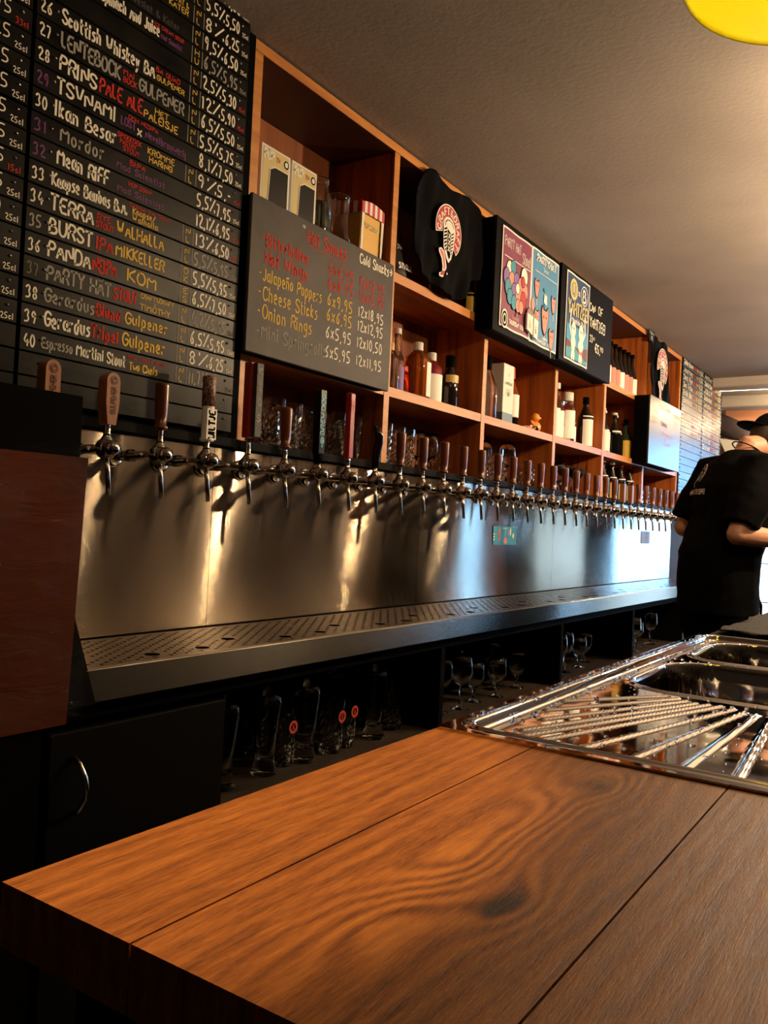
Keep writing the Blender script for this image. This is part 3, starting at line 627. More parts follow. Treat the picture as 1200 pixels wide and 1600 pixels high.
# ================================================================== MENU BOARDS
COLS = ['plank', 'white', 'grey', 'faint', 'red', 'yellow', 'purple', 'green']
CM = [M[c] for c in COLS]; CI = {c[0]: i for i, c in enumerate(COLS)}; CI['f'] = 3; CI['g'] = 2; CI['p'] = 6; CI['v'] = 6
ROWS = {
 20: ('', 'w', [('...der', 1.30, 1.37, 'y', .016, 0)], 'NL', '4%', '4,80', 'w'),
 21: ('21', 'w', [('Vanilla', 1.16, 1.262, 'w', .026, 0), ('milk stout', 1.265, 1.32, 'r', .012, .006), ('der', 1.325, 1.36, 'y', .018, 0)], 'NL', '5,5%', '5,50', 'w'),
 22: ('22', 'w', [('Vanilla', 1.13, 1.236, 'w', .030, 0), ('IMP. STOUT', 1.24, 1.312, 'r', .010, .010), ('COFFEE', 1.24, 1.30, 'r', .010, -.006), ("POES'AT &", 1.315, 1.385, 'y', .012, .008), ('KATER', 1.325, 1.385, 'y', .013, -.010)], 'NL', '8%', '6,25', 'w'),
 23: ('23', 'w', [('Black Eagle', 1.05, 1.205, 'g', .024, 0), ('IPA', 1.215, 1.24, 'r', .012, .008), ('Poesiat & Kater', 1.21, 1.36, 'f', .015, -.010)], 'NL', '9,5%', '6,50', 'w'),
 24: ('25', 'w', [("Sippin' On Spinach And Juice", 1.035, 1.30, 'w', .026, 0), ('ICE CREAM SOUR', 1.285, 1.375, 'r', .008, .014), ('Mad Scientist', 1.305, 1.37, 'v', .011, -.006)], 'HU', '6,5%', '5,95', 'g'),
 25: ('', 'w', [('', 0, 0, 'w', 1, 0)], 'NL', '2,5%', '5,30', 'r'),
 26: ('26', 'w', [('Scottish Whiskey BA', 1.045, 1.292, 'w', .029, 0), ('BA QUAD', 1.297, 1.37, 'r', .011, .010), ('GULPENER', 1.30, 1.385, 'y', .012, -.008)], 'NL', '12%', '5,90', 'r'),
 27: ('27', 'w', [('LENTEBOCK', 1.045, 1.195, 'g', .031, 0), ('MAI', 1.205, 1.235, 'r', .012, .009), ('BOCK', 1.205, 1.242, 'r', .012, -.008), ('GULPENER', 1.25, 1.385, 'g', .027, 0)], 'NL', '6,5%', '5,50', 'w'),
 28: ('28', 'w', [('PRINS', 1.045, 1.135, 'w', .031, 0), ('PALE ALE', 1.145, 1.262, 'r', .029, 0), ('HET', 1.30, 1.34, 'y', .012, .010), ('PALEISJE', 1.268, 1.37, 'y', .016, -.009)], 'NL', '5,5%', '5,75', 'w'),
 29: ('29', 'v', [('TSVNAMI', 1.04, 1.19, 'w', .030, 0), ('DDH NEDIPA', 1.225, 1.31, 'r', .009, .013), ('LOST', 1.205, 1.245, 'v', .018, -.002), ('x', 1.252, 1.266, 'w', .020, -.008), ('Nevelbrouwerij', 1.275, 1.40, 'v', .016, -.006)], '', '8,1%', '7,50', 'w'),
 30: ('30', 'w', [('Ikan Besar', 1.04, 1.195, 'w', .030, 0), ('SPEKKOEK', 1.198, 1.265, 'r', .010, .013), ('PASTRY', 1.205, 1.25, 'r', .010, 0), ('STOUT', 1.215, 1.26, 'r', .010, -.013), ('KROMME', 1.285, 1.365, 'y', .013, .009), ('HARING', 1.29, 1.36, 'y', .013, -.009)], 'NL', '9%', '5,-', 'r'),
 31: ('31', 'v', [('Mordor', 1.055, 1.165, 'g', .027, 0), ('BIPA', 1.235, 1.28, 'r', .011, .011), ('Mad Scientist', 1.20, 1.34, 'v', .014, -.006)], '', '5,5%', '7,95', 'w'),
 32: ('32', 'v', [('Mean RiFF', 1.05, 1.18, 'w', .030, 0), ('HOP DOWN', 1.235, 1.30, 'r', .009, .011), ('Mad Scientist', 1.205, 1.34, 'v', .013, -.008)], '', '12,1%', '6,95', 'r'),
 33: ('33', 'w', [('Kaapse Baubas B.A.', 1.04, 1.235, 'w', .026, 0), ('Cognac B.A. Stout', 1.24, 1.36, 'r', .008, .015), ('Kaapse/', 1.25, 1.315, 'y', .013, .003), ('Walhalla', 1.25, 1.325, 'y', .013, -.013)], 'NL', '13%', '6,50', 'r'),
 34: ('34', 'w', [('TERRA', 1.04, 1.145, 'w', .031, 0), ('RYE', 1.155, 1.19, 'r', .013, .009), ('STOUT', 1.153, 1.20, 'r', .013, -.009), ('WALHALLA', 1.21, 1.345, 'y', .025, 0)], 'NL', '5,5%', '5,95', 'g'),
 35: ('35', 'g', [('BURST', 1.04, 1.145, 'w', .031, 0), ('IPA', 1.158, 1.20, 'r', .027, 0), ('MIKKELLER', 1.21, 1.35, 'y', .024, 0)], 'DK', '5,5%', '5,95', 'w'),
 36: ('36', 'w', [('PANDA', 1.04, 1.143, 'w', .031, 0), ('NEIPA', 1.15, 1.212, 'r', .028, 0), ('KOM', 1.245, 1.33, 'y', .026, 0)], 'ES', '6,5%', '7,50', 'w'),
 37: ('37', 'o', [('PARTY HAT', 1.04, 1.20, 'g', .029, 0), ('STOUT', 1.21, 1.275, 'r', .025, 0), ('CRAFT&DRAFT', 1.285, 1.385, 'y', .010, .013), ('x', 1.325, 1.332, 'y', .008, .001), ('TIMOTHY', 1.285, 1.375, 'y', .013, -.012)], 'NL', '4,2%', '5,95', 'f'),
 38: ('38', 'w', [('Gerardus', 1.037, 1.16, 'g', .026, 0), ('Blond', 1.165, 1.23, 'r', .026, 0), ('Gulpener', 1.245, 1.37, 'y', .024, 0)], 'NL', '6,5%', '5,95', 'w'),
 39: ('39', 'w', [('Gerardus', 1.04, 1.152, 'w', .029, 0), ('Tripel', 1.155, 1.228, 'r', .027, 0), ('Gulpener', 1.24, 1.365, 'y', .027, 0)], 'NL', '8%', '6,25', 'w'),
 40: ('40', 'w', [('Espresso', 1.035, 1.11, 'g', .021, 0), ('Martini', 1.12, 1.19, 'w', .023, 0), ('Stout', 1.20, 1.25, 'w', .024, -.002), ('imp. stout nitro', 1.258, 1.37, 'r', .009, .013), ('Two Chefs', 1.262, 1.345, 'y', .017, -.008)], 'NL', '11,7%', '', 'f'),
}
CI['o'] = 7
RP = .0495; ZN = lambda n: .345 + (40-n)*RP
def board(name, label, cat, x0, x1, yf, nmax, left=False):
    th = thing(name, label, cat, (x0, yf+.02, .2))
    mb = MB(); mb.box(x0-.004, x1+.004, yf+.016, 1.60 if x1 < 1.7 else yf+.03, .21, 1.318); mb.build('backing', M['black'], th)
    for n in range(20, nmax+1):
        zc = ZN(n); z0 = zc-RP/2+.0012; z1 = min(zc+RP/2-.0012, 1.317)
        mb = MB(); j = random.uniform(-.0006, .0006); mb.box(x0, x1, yf+j, yf+.015, z0, z1, 0, .0012); pl = mb.build('plank', M['plank'], th)
        y = yf + j - .0007; L = MB(); S = MB()
        def scr(x, z):
            S.lathe([(0, -.003), (.0022, -.0025), (.0034, 0.0), (.0034, .002)], (x, y, z), 8, axis='y')
        if left:
            if n < 40:
                text(L, '25cl' if n not in (27, 33) else ('33cl' if n == 27 else '15cl'), (x1-.036, y, zc-.018), UX, UZ, .012, .028, .15, CI['r'] if n in (27, 33) else 1, .04); scr(x1-.022, zc+.010)
                text(L, random.choice(['5,50', '6,25', '5,95']), (x1-.115, y, zc-.008), UX, UZ, .026, .07, .12, 1, .04)
        else:
            scr(1.033, zc+.004); scr(1.572, zc+.010)
            if n in ROWS:
                num, nc, parts, ctry, abv, price, cc = ROWS[n]
                if num: text(L, num, (.994, y, zc-.013), UX, UZ, .024, .027, .15, CI[nc], .04)
                for (s, a, b, c, h, dz) in parts:
                    if not s: continue
                    ci = CI[c]; z = zc + dz - h*.45
                    text(L, s, (a, y, z), UX, UZ, h, b-a, .17 if h > .02 else .19, ci, .05)
                if ctry:
                    for xx in (1.402, 1.436): L.add([(xx, y, zc-.021), (xx+.0018, y, zc-.021), (xx+.0018, y, zc+.021), (xx, y, zc+.021)], [(0, 1, 2, 3)], 2)
                    text(L, ctry[0], (1.413, y, zc+.003), UX, UZ, .014, .013, .15, 5); text(L, ctry[1], (1.413, y, zc-.018), UX, UZ, .014, .012, .15, 5)
                text(L, abv, (1.445, y, zc-.015), UX, UZ, .031, .060, .14, 2 if cc in 'gf' else 1, .04)
                if price: text(L, price, (1.513, y, zc-.018), UX, UZ, .028, .050, .15, 2 if cc in 'gf' else 1, .04)
                text(L, '25cl' if cc != 'r' else '15cl', (1.573, y, zc-.017), UX, UZ, .010, .022, .16, CI[cc], .05)
                if n == 37: text(L, 'W', (1.165, y, zc+.014), UX, UZ, .009, .018, .16, 2)
        if L.v: L.build('chalk_lettering', CM, pl)
        if S.v: S.build('screw', M['dullsteel'], pl)
    return th
board('beer_menu_board', 'tall black plank menu board listing beers 21 to 40 beside the shelving', 'menu board', .985, 1.603, 1.572, 42)
board('beer_menu_board', 'sliver of black plank menu board cut by the left picture edge', 'menu board', .62, .977, 1.572, 42, True)
mb = MB(); mb.box(.3, 1.652, 1.603, 1.62, .17, .23); fb = mb
tb = thing('board_rail', 'black rail along the foot of the big beer menu', 'rail', (.3, 1.6, .186)); mb = MB(); mb.box(.3, 1.652, 1.585, 1.60, .187, .209); mb.build('rail', M['blackpaint'], tb)
mb = MB(); mb.box(1.612, 1.652, 1.5985, 1.64, .21, 1.318); mb.build('side_strip', M['black'], tb)

# far board: two columns of planks
FW = ['Golden Brown', 'Journey', 'Dark Rye', 'Son Tribe', 'Erik Bo', 'Bananas', '', 'DUVEL', 'Zatte', 'Weizen', '', '', '', '', '', '', '', '', '', '', '']
FW2 = ['Amber', 'Charlie Dude', 'JOLLY', 'Oesterstout', 'Lentebier', 'Mafkees', 'Gluhwein', 'Radler', 'KRIEK', 'Mild', 'Gose', '', '', '', '', '', '', '', '', '', '']
fbd = thing('beer_menu_board', 'glossy black plank menu board at the far end behind the barman', 'menu board', (6.2, 1.6, .2))
mb = MB(); mb.box(6.195, 7.515, 1.604, 1.64, .2, 1.318); mb.build('backing', M['black'], fbd)
mb = MB(); mb.box(6.195, 7.515, 1.641, 1.85, .2, 1.318); mb.build('boxing', M['blackpaint'], fbd)
for c_, (x0, x1, ws) in enumerate(((6.20, 6.835, FW), (6.845, 7.51, FW2))):
    for i in range(20):
        z1 = 1.316 - i*.0555; z0 = z1 - .0535; zc = (z0+z1)/2
        mb = MB(); mb.box(x0, x1, 1.588, 1.603, z0, z1, 0, .0012); pl = mb.build('plank', M['plank'], fbd)
        L = MB(); y = 1.5873; s = ws[i] if i < len(ws) else ''
        if s:
            text(L, s, (x0+.03, y, zc-.016), UX, UZ, .034, .26, .2, 1, .05); text(L, 'IPA' if i % 2 else 'STOUT', (x0+.31, y, zc-.012), UX, UZ, .022, .08, .2, 4, .05)
            text(L, 'BREW', (x0+.41, y, zc-.012), UX, UZ, .022, .07, .16, 5, .05); text(L, '%d,%d%%' % (4+i % 5, 5), (x0+.50, y, zc-.016), UX, UZ, .034, .11, .2, 1, .05); L.build('chalk_lettering', CM, pl)
        S = MB()
        for xx in (x0+.018, x1-.02): S.lathe([(0, -.003), (.004, -.0025), (.005, 0), (.005, .002)], (xx, y, zc), 8, axis='y')
        S.build('screw', M['black'], pl)

# chalkboards hung on the shelving -------------------------------------
def flat_board(name, label, cat, x0, x1, z0, z1, y, m_, dep=.02, back=None):
    th = thing(name, label, cat, (x0, y, z0))
    mb = MB(); mb.box(x0, x1, y, y+dep, z0, z1, 0, .002); mb.build('board', m_, th)
    if back:
        mb = MB(); mb.box(x0+.003, x1-.003, y+dep, back, z0+.003, z1-.003); mb.build('black_edge', M['black'], th)
    return th
hs = flat_board('snack_chalkboard', 'grey chalkboard listing hot snacks on the first shelving cell', 'chalkboard', 1.618, 2.312, .443, .868, 1.55, M['slate'], .012, 1.597)
L = MB(); Y = 1.5493
def T(s, x0, x1, z, h, c, wt=.11, j=.04): text(L, s, (x0, Y, z), UX, UZ, h, x1-x0, wt*1.25, CI[c], j)
T('*', 1.832, 1.845, .838, .014, 'w', .3); T('Hot Snacks', 1.855, 2.045, .806, .036, 'r', .10)
L.add([(1.86, Y, .797), (2.05, Y, .790), (2.05, Y, .792), (1.86, Y, .799)], [(0, 1, 2, 3)], CI['r'])
T('-Bitterballen', 1.665, 1.862, .742, .034, 'r', .10); T('Hot Wings', 1.68, 1.860, .695, .034, 'r', .13)
T('-Jalapeño Poppers', 1.66, 1.932, .646, .034, 'y', .09); T('-Cheese Sticks', 1.66, 1.915, .594, .036, 'y', .09)
T('-Onion Rings', 1.66, 1.892, .543, .036, 'y', .09); T('-Mini Springrolls', 1.66, 1.965, .490, .036, 'g', .08)
for i, (a, b, z, c) in enumerate((('6x6,95', '12x12,95', .745, 'r'), ('6x8,95', '12x15,95', .700, 'r'), ('6x9,95', '12x18,95', .650, 'y'), ('6x6,95', '12x12,95', .605, 'y'), ('6x5,95', '12x10,50', .553, 'w'), ('6x5,95', '12x11,95', .495, 'w'))):
    T(a, 1.96, 2.088, z, .034, c, .10); T(b, 2.12, 2.262, z+.004, .032, c if i < 2 else 'w', .10)
T('Cold Snacks>', 2.115, 2.30, .822, .030, 'w', .13)
L.build('chalk_lettering', CM, hs)
cs = flat_board('snack_chalkboard', 'glossy chalkboard listing cold snacks beside the far menu', 'chalkboard', 5.125, 5.855, .447, .872, 1.50, M['slate_gloss'], .012, 1.597)
L = MB(); Y = 1.4993
T('Cold Snacks', 5.34, 5.62, .815, .034, 'w', .12); T('Nuts', 5.15, 5.28, .775, .024, 'y'); T('Crisps', 5.15, 5.30, .735, .024, 'g'); T('Olives', 5.15, 5.29, .705, .022, 'g')
T('Salsa', 5.38, 5.52, .71, .03, 'v', .15); T('Mustard', 5.66, 5.84, .80, .028, 'w', .15); T('Mayo', 5.68, 5.79, .755, .024, 'w'); T('Curry', 5.68, 5.79, .72, .022, 'w')
T('Cheese', 5.40, 5.66, .65, .022, 'r', .08); T('or', 5.47, 5.52, .62, .02, 'r', .08); T('salami', 5.44, 5.62, .59, .024, 'r', .08)
L.build('chalk_lettering', CM, cs)

# poster board --------------------------------------------------------
pb = flat_board('poster_board', 'black board carrying the two party hat posters', 'board', 2.985, 3.645, .80, 1.262, 1.515, M['blackpaint'], .02, 1.597)
def poster(name, label, x0, x1, z0, z1, y, border, field):
    th = thing(name, label, 'poster', (x0, y, z0)); mb = MB()
    n = 8
    for k, (ins, mi, dy) in enumerate(((0, 0, 0), (.008, 1, -.0006))):
        P = []
        for i in range(n+1):
            for j in range(2):
                P.append((x0+ins+(x1-x0-2*ins)*i/n, y+dy-.0012*math.sin(i*1.1)*(1 if j == 0 else .4), (z0+ins if j == 0 else z1-ins)+.0010*math.sin(i*1.3)))
        mb.add(P, [(2*i, 2*i+2, 2*i+3, 2*i+1) for i in range(n)], mi, False)
    mb.build('sheet', [border, field], th); return th
p1 = poster('beer_poster', 'maroon party hat stout poster on the black board', 3.035, 3.328, .828, 1.238, 1.511, M['paper'], M['maroon'])
PM = [M['paper'], M['skinpink'], M['teal'], M['violet'], M['black'], M['pinkred'], M['maroon'], M['labelyellow']]
L = MB(); y = 1.5075; o = (3.035, y, .828)
text(L, 'PARTY HAT', (3.052, y, 1.160), UX, UZ, .040, .155, .08, 0, .08); text(L, 'Stout', (3.225, y, 1.130), UX, UZ, .045, .085, .08, 0, .06)
L.add([(3.052, y, 1.118), (3.31, y, 1.118), (3.31, y, 1.122), (3.052, y, 1.122)], [(0, 1, 2, 3)], 0)
random.seed(3)
for i, (a, b, r_, c) in enumerate(((.07, .245, .036, 0), (.105, .262, .030, 2), (.045, .21, .036, 3), (.215, .25, .040, 0), (.095, .205, .036, 1), (.14, .215, .034, 3), (.185, .20, .040, 1), (.225, .19, .036, 1), (.06, .17, .034, 2), (.12, .165, .036, 3), (.165, .15, .038, 1), (.21, .15, .036, 5), (.08, .135, .032, 2), (.12, .12, .030, 2), (.16, .115, .028, 1), (.19, .115, .028, 1), (.15, .185, .022, 0), (.20, .225, .022, 5))):
    disc(L, a, b, r_*.8+.003, r_+.003, o, UX, UZ, 4, lift=.0002+i*.00012, n=14); disc(L, a, b, r_*.8, r_, o, UX, UZ, c, lift=.00028+i*.00012, n=14)
disc(L, .155, .070, .008, .016, o, UX, UZ, 3, lift=.001, n=10)
disc(L, .04, .035, .030, .040, o, UX, UZ, 0, lift=.0008, n=16); ring(L, .04, .035, .017, .024, 0, 2*PI, o, UX, UZ, 4, lift=.0012, ky=1.3); disc(L, .04, .035, .010, .016, o, UX, UZ, 4, lift=.0012, n=10)
text(L, 'LAUNCH', (3.15, y-.0005, .878), UX, UZ, .014, .06, .2, 1, .03); text(L, 'THURSDAY 17th', (3.12, y-.0005, .852), UX, UZ, .018, .14, .22, 0, .03)
L.build('print', PM, p1)
p2 = poster('beer_poster', 'blue party hat poster with small pink figures', 3.330, 3.632, .824, 1.240, 1.511, M['paper'], M['blueprint'])
L = MB(); o = (3.330, y, .824)
text(L, 'PARTYHAT', (3.375, y, 1.190), UX, UZ, .030, .215, .28, 0, .03); text(L, 'Sour', (3.45, y, 1.160), UX, UZ, .018, .06, .12, 0)
L.add([(3.36, y, 1.142), (3.61, y, 1.142), (3.61, y, 1.145), (3.36, y, 1.145)], [(0, 1, 2, 3)], 0)
for (a, b, s) in ((.055, .245, 1.0), (.245, .215, .95), (.065, .115, 1.0), (.155, .125, 1.5), (.235, .055, 1.15)):
    poly(L, [(a-.028*s, b+.02*s), (a-.022*s, b+.045*s), (a-.012*s, b+.032*s), (a+.012*s, b+.032*s), (a+.022*s, b+.045*s), (a+.028*s, b+.015*s), (a+.014*s, b-.035*s), (a, b-.048*s), (a-.016*s, b-.03*s)], o, UX, UZ, 4, lift=.0003)
    poly(L, [(a-.025*s, b+.018*s), (a-.020*s, b+.038*s), (a-.011*s, b+.028*s), (a+.011*s, b+.028*s), (a+.020*s, b+.038*s), (a+.025*s, b+.014*s), (a+.012*s, b-.032*s), (a, b-.044*s), (a-.014*s, b-.028*s)], o, UX, UZ, 1, lift=.0006)
    for q in (-.009, .009): disc(L, a+q*s, b+.008*s, .003*s, .004*s, o, UX, UZ, 4, lift=.0009, n=8)
    L.add([Vector(o)+Vector((a-.002, -.0003, b-.048*s)), Vector(o)+Vector((a+.002, -.0003, b-.048*s)), Vector(o)+Vector((a+.006, -.0003, b-.075*s)), Vector(o)+Vector((a+.002, -.0003, b-.075*s))], [(0, 1, 2, 3)], 0)
disc(L, .02, .165, .018, .028, o, UX, UZ, 1, lift=.0004, n=12); poly(L, [(.135, .20), (.17, .195), (.168, .235), (.14, .24)], o, UX, UZ, 0, lift=.0005); disc(L, .15, .258, .020, .010, o, UX, UZ, 2, lift=.0005, n=10); disc(L, .152, .185, .01, .014, o, UX, UZ, 2, lift=.0005, n=8)
text(L, 'LAUNCH', (3.46, y-.0005, .858), UX, UZ, .012, .06, .2, 0); text(L, 'THURSDAY 17th', (3.40, y-.0005, .838), UX, UZ, .013, .16, .22, 0)
L.build('print', PM, p2)
cp_ = thing('card_packet', 'pair of white cards in a clip hanging over both party hat posters', 'card', (3.31, 1.49, .85))
mb = MB(); mb.slab([(3.265, 1.500, .860), (3.325, 1.500, .846), (3.325, 1.500, .925), (3.265, 1.500, .93)], (0, -.008, 0)); mb.slab([(3.335, 1.500, .842), (3.378, 1.500, .835), (3.382, 1.500, .918), (3.335, 1.500, .925)], (0, -.008, 0)); mb.build('card', M['paper'], cp_)
mb = MB(); mb.slab([(3.275, 1.504, .925), (3.375, 1.504, .915), (3.372, 1.504, .955), (3.335, 1.504, .940), (3.30, 1.504, .962), (3.278, 1.504, .945)], (0, -.006, 0)); mb.build('clip', mat('tan_clip', (.28, .17, .12), .5), cp_)
mb = MB(); text(mb, 'ii', (3.285, 1.4915, .87), UX, UZ, .03, .02, .1, 0); text(mb, 'ii', (3.35, 1.4915, .86), UX, UZ, .03, .015, .1, 0); mb.build('print', M['black'], cp_)

yb = flat_board('can_price_board', 'black chalkboard advertising a 5,90 can beside the blue poster', 'chalkboard', 3.655, 4.385, .81, 1.262, 1.505, M['blackpaint'], .02, 1.597)
L = MB(); Y = 1.5043
T('CAN', 4.035, 4.115, 1.128, .040, 'w', .11); T('OF', 4.16, 4.225, 1.135, .040, 'w', .11); T('YAHTZEE!', 4.045, 4.275, 1.050, .050, 'w', .11)
T('33', 4.055, 4.095, .975, .034, 'w', .12); T('cl', 4.10, 4.13, .99, .018, 'w', .14); T('€5,', 4.14, 4.21, .935, .042, 'w', .12); T('90', 4.212, 4.258, .952, .024, 'w', .14)
L.build('chalk_lettering', CM, yb)
p3 = poster('beer_poster', 'dark blue YAHTZEE poster with two white figures', 3.712, 4.018, .824, 1.245, 1.5015, M['paper'], M['navy'])
L = MB(); y = 1.498; o = Vector((3.712, y, .824)); YM = [M['paper'], M['navy'], M['sky'], M['poster_brown'], M['teal'], M['cream'], M['pink']]
for i in range(4): L.add([o+Vector((.012, 0, .012+.04*i)), o+Vector((.294, 0, .012+.04*i)), o+Vector((.294, 0, .052+.04*i)), o+Vector((.012, 0, .052+.04*i))], [(0, 1, 2, 3)], 2)
poly(L, [(.012, .10), (.15, .075), (.294, .095), (.294, .03), (.012, .03)], o, UX, UZ, 3, lift=.0004); poly(L, [(.012, .060), (.12, .070), (.22, .045), (.294, .012), (.012, .012)], o, UX, UZ, 4, lift=.0007)
disc(L, .085, .345, .050, .052, o, UX, UZ, 5, lift=.0004); ring(L, .085, .345, .030, .034, 0, 2*PI, o, UX, UZ, 1, lift=.0008); text(L, 'U', (3.712+.068, y-.0010, 1.147), UX, UZ, .040, .032, .16, 1)
ring(L, .225, .345, .044, .049, 0, 2*PI, o, UX, UZ, 0, lift=.0004); text(L, 'B', (3.712+.203, y-.0008, 1.138), UX, UZ, .058, .042, .2, 0); text(L, 'x', (3.712+.145, y-.0008, 1.155), UX, UZ, .026, .02, .3, 0)
text(L, 'YAHTZEE!', (3.735, y-.0008, 1.050), UX, UZ, .062, .262, .17, 5, .03); text(L, 'Mountain IPA', (3.785, y-.0008, 1.012), UX, UZ, .024, .16, .16, 0)
for (a, b, hr, fl) in ((.10, .155, .028, -1), (.20, .155, .032, 1)):
    disc(L, a, b, hr, hr*1.3, o, UX, UZ, 0, lift=.0010, n=16); disc(L, a, b-.065, hr*.95, .045, o, UX, UZ, 0 if fl < 0 else 6, lift=.0009, n=12); disc(L, a, b-.062, hr*1.1, .03, o, UX, UZ, 0, lift=.0011, n=12)
    for q in (-.009, .009): disc(L, a+q, b+.005, .004, .007, o, UX, UZ, 1, lift=.0014, n=8)
    ax = a + fl*.045
    poly(L, [(a+fl*.02, b-.03), (ax, b+.01), (ax-fl*.008, b+.07), (ax+fl*.004, b+.07), (ax+fl*.014, b+.005), (a+fl*.025, b-.045)], o, UX, UZ, 0, lift=.0010); disc(L, ax-fl*.001, b+.080, .010, .014, o, UX, UZ, 0, lift=.0012, n=10)
    for q in (-.012, .014): disc(L, a+q*.9, b-.125, .011, .024, o, UX, UZ, 0, lift=.0010, n=10)
L.build('print', YM, p3)

# ================================================================== SHELF CONTENTS
def glassware(kind):
    mb = MB()
    if kind == 'pint': pr = [(0, 0), (.029, 0), (.031, .004), (.034, .06), (.040, .150), (.0385, .150), (.0325, .06), (.029, .012), (0, .010)]
    elif kind == 'tumbler': pr = [(0, 0), (.028, 0), (.030, .003), (.036, .105), (.0345, .105), (.0285, .010), (0, .008)]
    elif kind == 'tulip': pr = [(0, 0), (.030, 0), (.030, .003), (.006, .010), (.0055, .045), (.024, .060), (.038, .090), (.036, .125), (.033, .155), (.0315, .155), (.0345, .125), (.0365, .09), (.022, .063), (0, .052)]
    elif kind == 'martini': pr = [(0, 0), (.034, 0), (.034, .003), (.005, .008), (.004, .085), (.050, .150), (.049, .150), (0, .090)]
    elif kind == 'wine': pr = [(0, 0), (.034, 0), (.033, .003), (.006, .010), (.0045, .080), (.026, .092), (.041, .125), (.038, .165), (.031, .200), (.030, .200), (.0365, .165), (.0395, .125), (.024, .095), (0, .085)]
    elif kind == 'weizen': pr = [(0, 0), (.034, 0), (.035, .006), (.026, .030), (.024, .05), (.031, .110), (.038, .175), (.034, .215), (.0325, .215), (.036, .175), (.029, .11), (.021, .05), (.018, .035), (0, .030)]
    elif kind == 'mug': pr = [(0, 0), (.040, 0), (.042, .004), (.040, .03), (.042, .12), (.040, .12), (.037, .03), (.033, .012), (0, .010)]
    cut = kind in ('pint', 'tumbler', 'mug')
    if cut:
        outer = [p for p in pr]; q = []
        for a, b in zip(pr, pr[1:]):
            if a[1] < b[1] and b[1]-a[1] > .05 and a[0] > .02:
                n_ = 7
                q += [(a[0]+(b[0]-a[0])*i/n_, a[1]+(b[1]-a[1])*i/n_) for i in range(n_)]
            else: q.append(a)
        q.append(pr[-1]); pr = q
    mb.lathe(pr, (0, 0, 0), 20, smooth=not cut)
    if cut:
        top = max(p[1] for p in pr)
        for i, p in enumerate(mb.v):
            ring_, k_ = divmod(i, 20); r0 = pr[ring_][0]
            if r0 > .02 and .01 < p[2] < top*.78:
                f_ = 1 + (.045 if (k_+ring_) % 2 else -.02); mb.v[i] = (p[0]*f_, p[1]*f_, p[2])
    if kind == 'mug': mb.tube([(.040, 0, .10), (.062, 0, .10), (.072, 0, .07), (.062, 0, .035), (.040, 0, .03)], .005, 8)
    return mb
GK = {}
GL = {'pint': 'straight pint glass', 'tumbler': 'short tumbler', 'tulip': 'stemmed tulip beer glass', 'martini': 'wide martini glass', 'wine': 'stemmed wine glass', 'weizen': 'tall waisted beer glass', 'mug': 'handled beer mug'}
def place_glass(kind, x, y, z, label, group, sc_=1.0, rz=0.0):
    if kind not in GK: GK[kind] = glassware(kind).build(GL[kind].replace('-', '_').replace(' ', '_').replace('straight_', '').replace('wide_', '').replace('tall_waisted_', '').replace('stemmed_', '').replace('short_', '').replace('handled_', ''), M['glass']); o = GK[kind]
    else: o = GK[kind].copy(); C.objects.link(o)
    o.location = (x, y, z); o.scale = (sc_, sc_, sc_); o.rotation_euler = (0, 0, rz)
    return tag(o, label, 'glass', group)
CELL = ['first', 'second', 'third', 'fourth', 'fifth', 'last']
plan = {
 0: [('mug', 1.77, 1.70), ('pint', 1.86, 1.66), ('tumbler', 1.90, 1.76), ('pint', 1.965, 1.68), ('tulip', 1.99, 1.78), ('pint', 2.055, 1.68), ('pint', 2.115, 1.755), ('pint', 2.175, 1.66), ('tumbler', 2.24, 1.77), ('pint', 2.275, 1.67)],
 1: [('pint', 2.445, 1.66), ('pint', 2.50, 1.75), ('pint', 2.545, 1.67), ('pint', 2.63, 1.68), ('tumbler', 2.66, 1.77), ('tulip', 2.72, 1.68), ('tulip', 2.81, 1.68), ('tumbler', 2.90, 1.68), ('tumbler', 2.97, 1.72)],
 2: [('mug', 3.20, 1.68), ('tulip', 3.30, 1.75), ('pint', 3.37, 1.67), ('wine', 3.44, 1.76), ('wine', 3.52, 1.68), ('pint', 3.60, 1.76), ('tumbler', 3.66, 1.67), ('mug', 3.76, 1.69)],
 3: [('wine', 3.95, 1.67), ('pint', 4.03, 1.73), ('tulip', 4.12, 1.67), ('martini', 4.24, 1.70), ('martini', 4.37, 1.69), ('martini', 4.49, 1.70)],
 5: [('tumbler', 5.46, 1.65), ('tumbler', 5.56, 1.68), ('tumbler', 5.66, 1.65), ('tumbler', 5.77, 1.68), ('tumbler', 5.88, 1.65)],
}
for c, L_ in plan.items():
    for i, (k, x, y) in enumerate(L_):
        place_glass(k, x, y, .2055, '%s, %s from the left on the bottom shelf of the %s cell' % (GL[k], ORD[i], CELL[c]), 'glasses on the bottom shelf', 1.0, .3*i)
# printed words on two of the pint glasses
for (x, y, s, ws) in ((2.175, 1.66, 'glass_print', ('Nog', 'een', 'bier')), (2.275, 1.67, 'glass_print', ('Solo',))):
    host = [o for o in C.objects if o.get('group') == 'glasses on the bottom shelf' and abs(o.location.x-x) < .001 and abs(o.location.y-y) < .001][0]
    mb = MB()
    for i, w_ in enumerate(ws): text(mb, w_, (-.022, -.0415, .118-i*.020), UX, UZ, .014, .034, .2, 0)
    mb.build(s, M['label'], host, world=False)

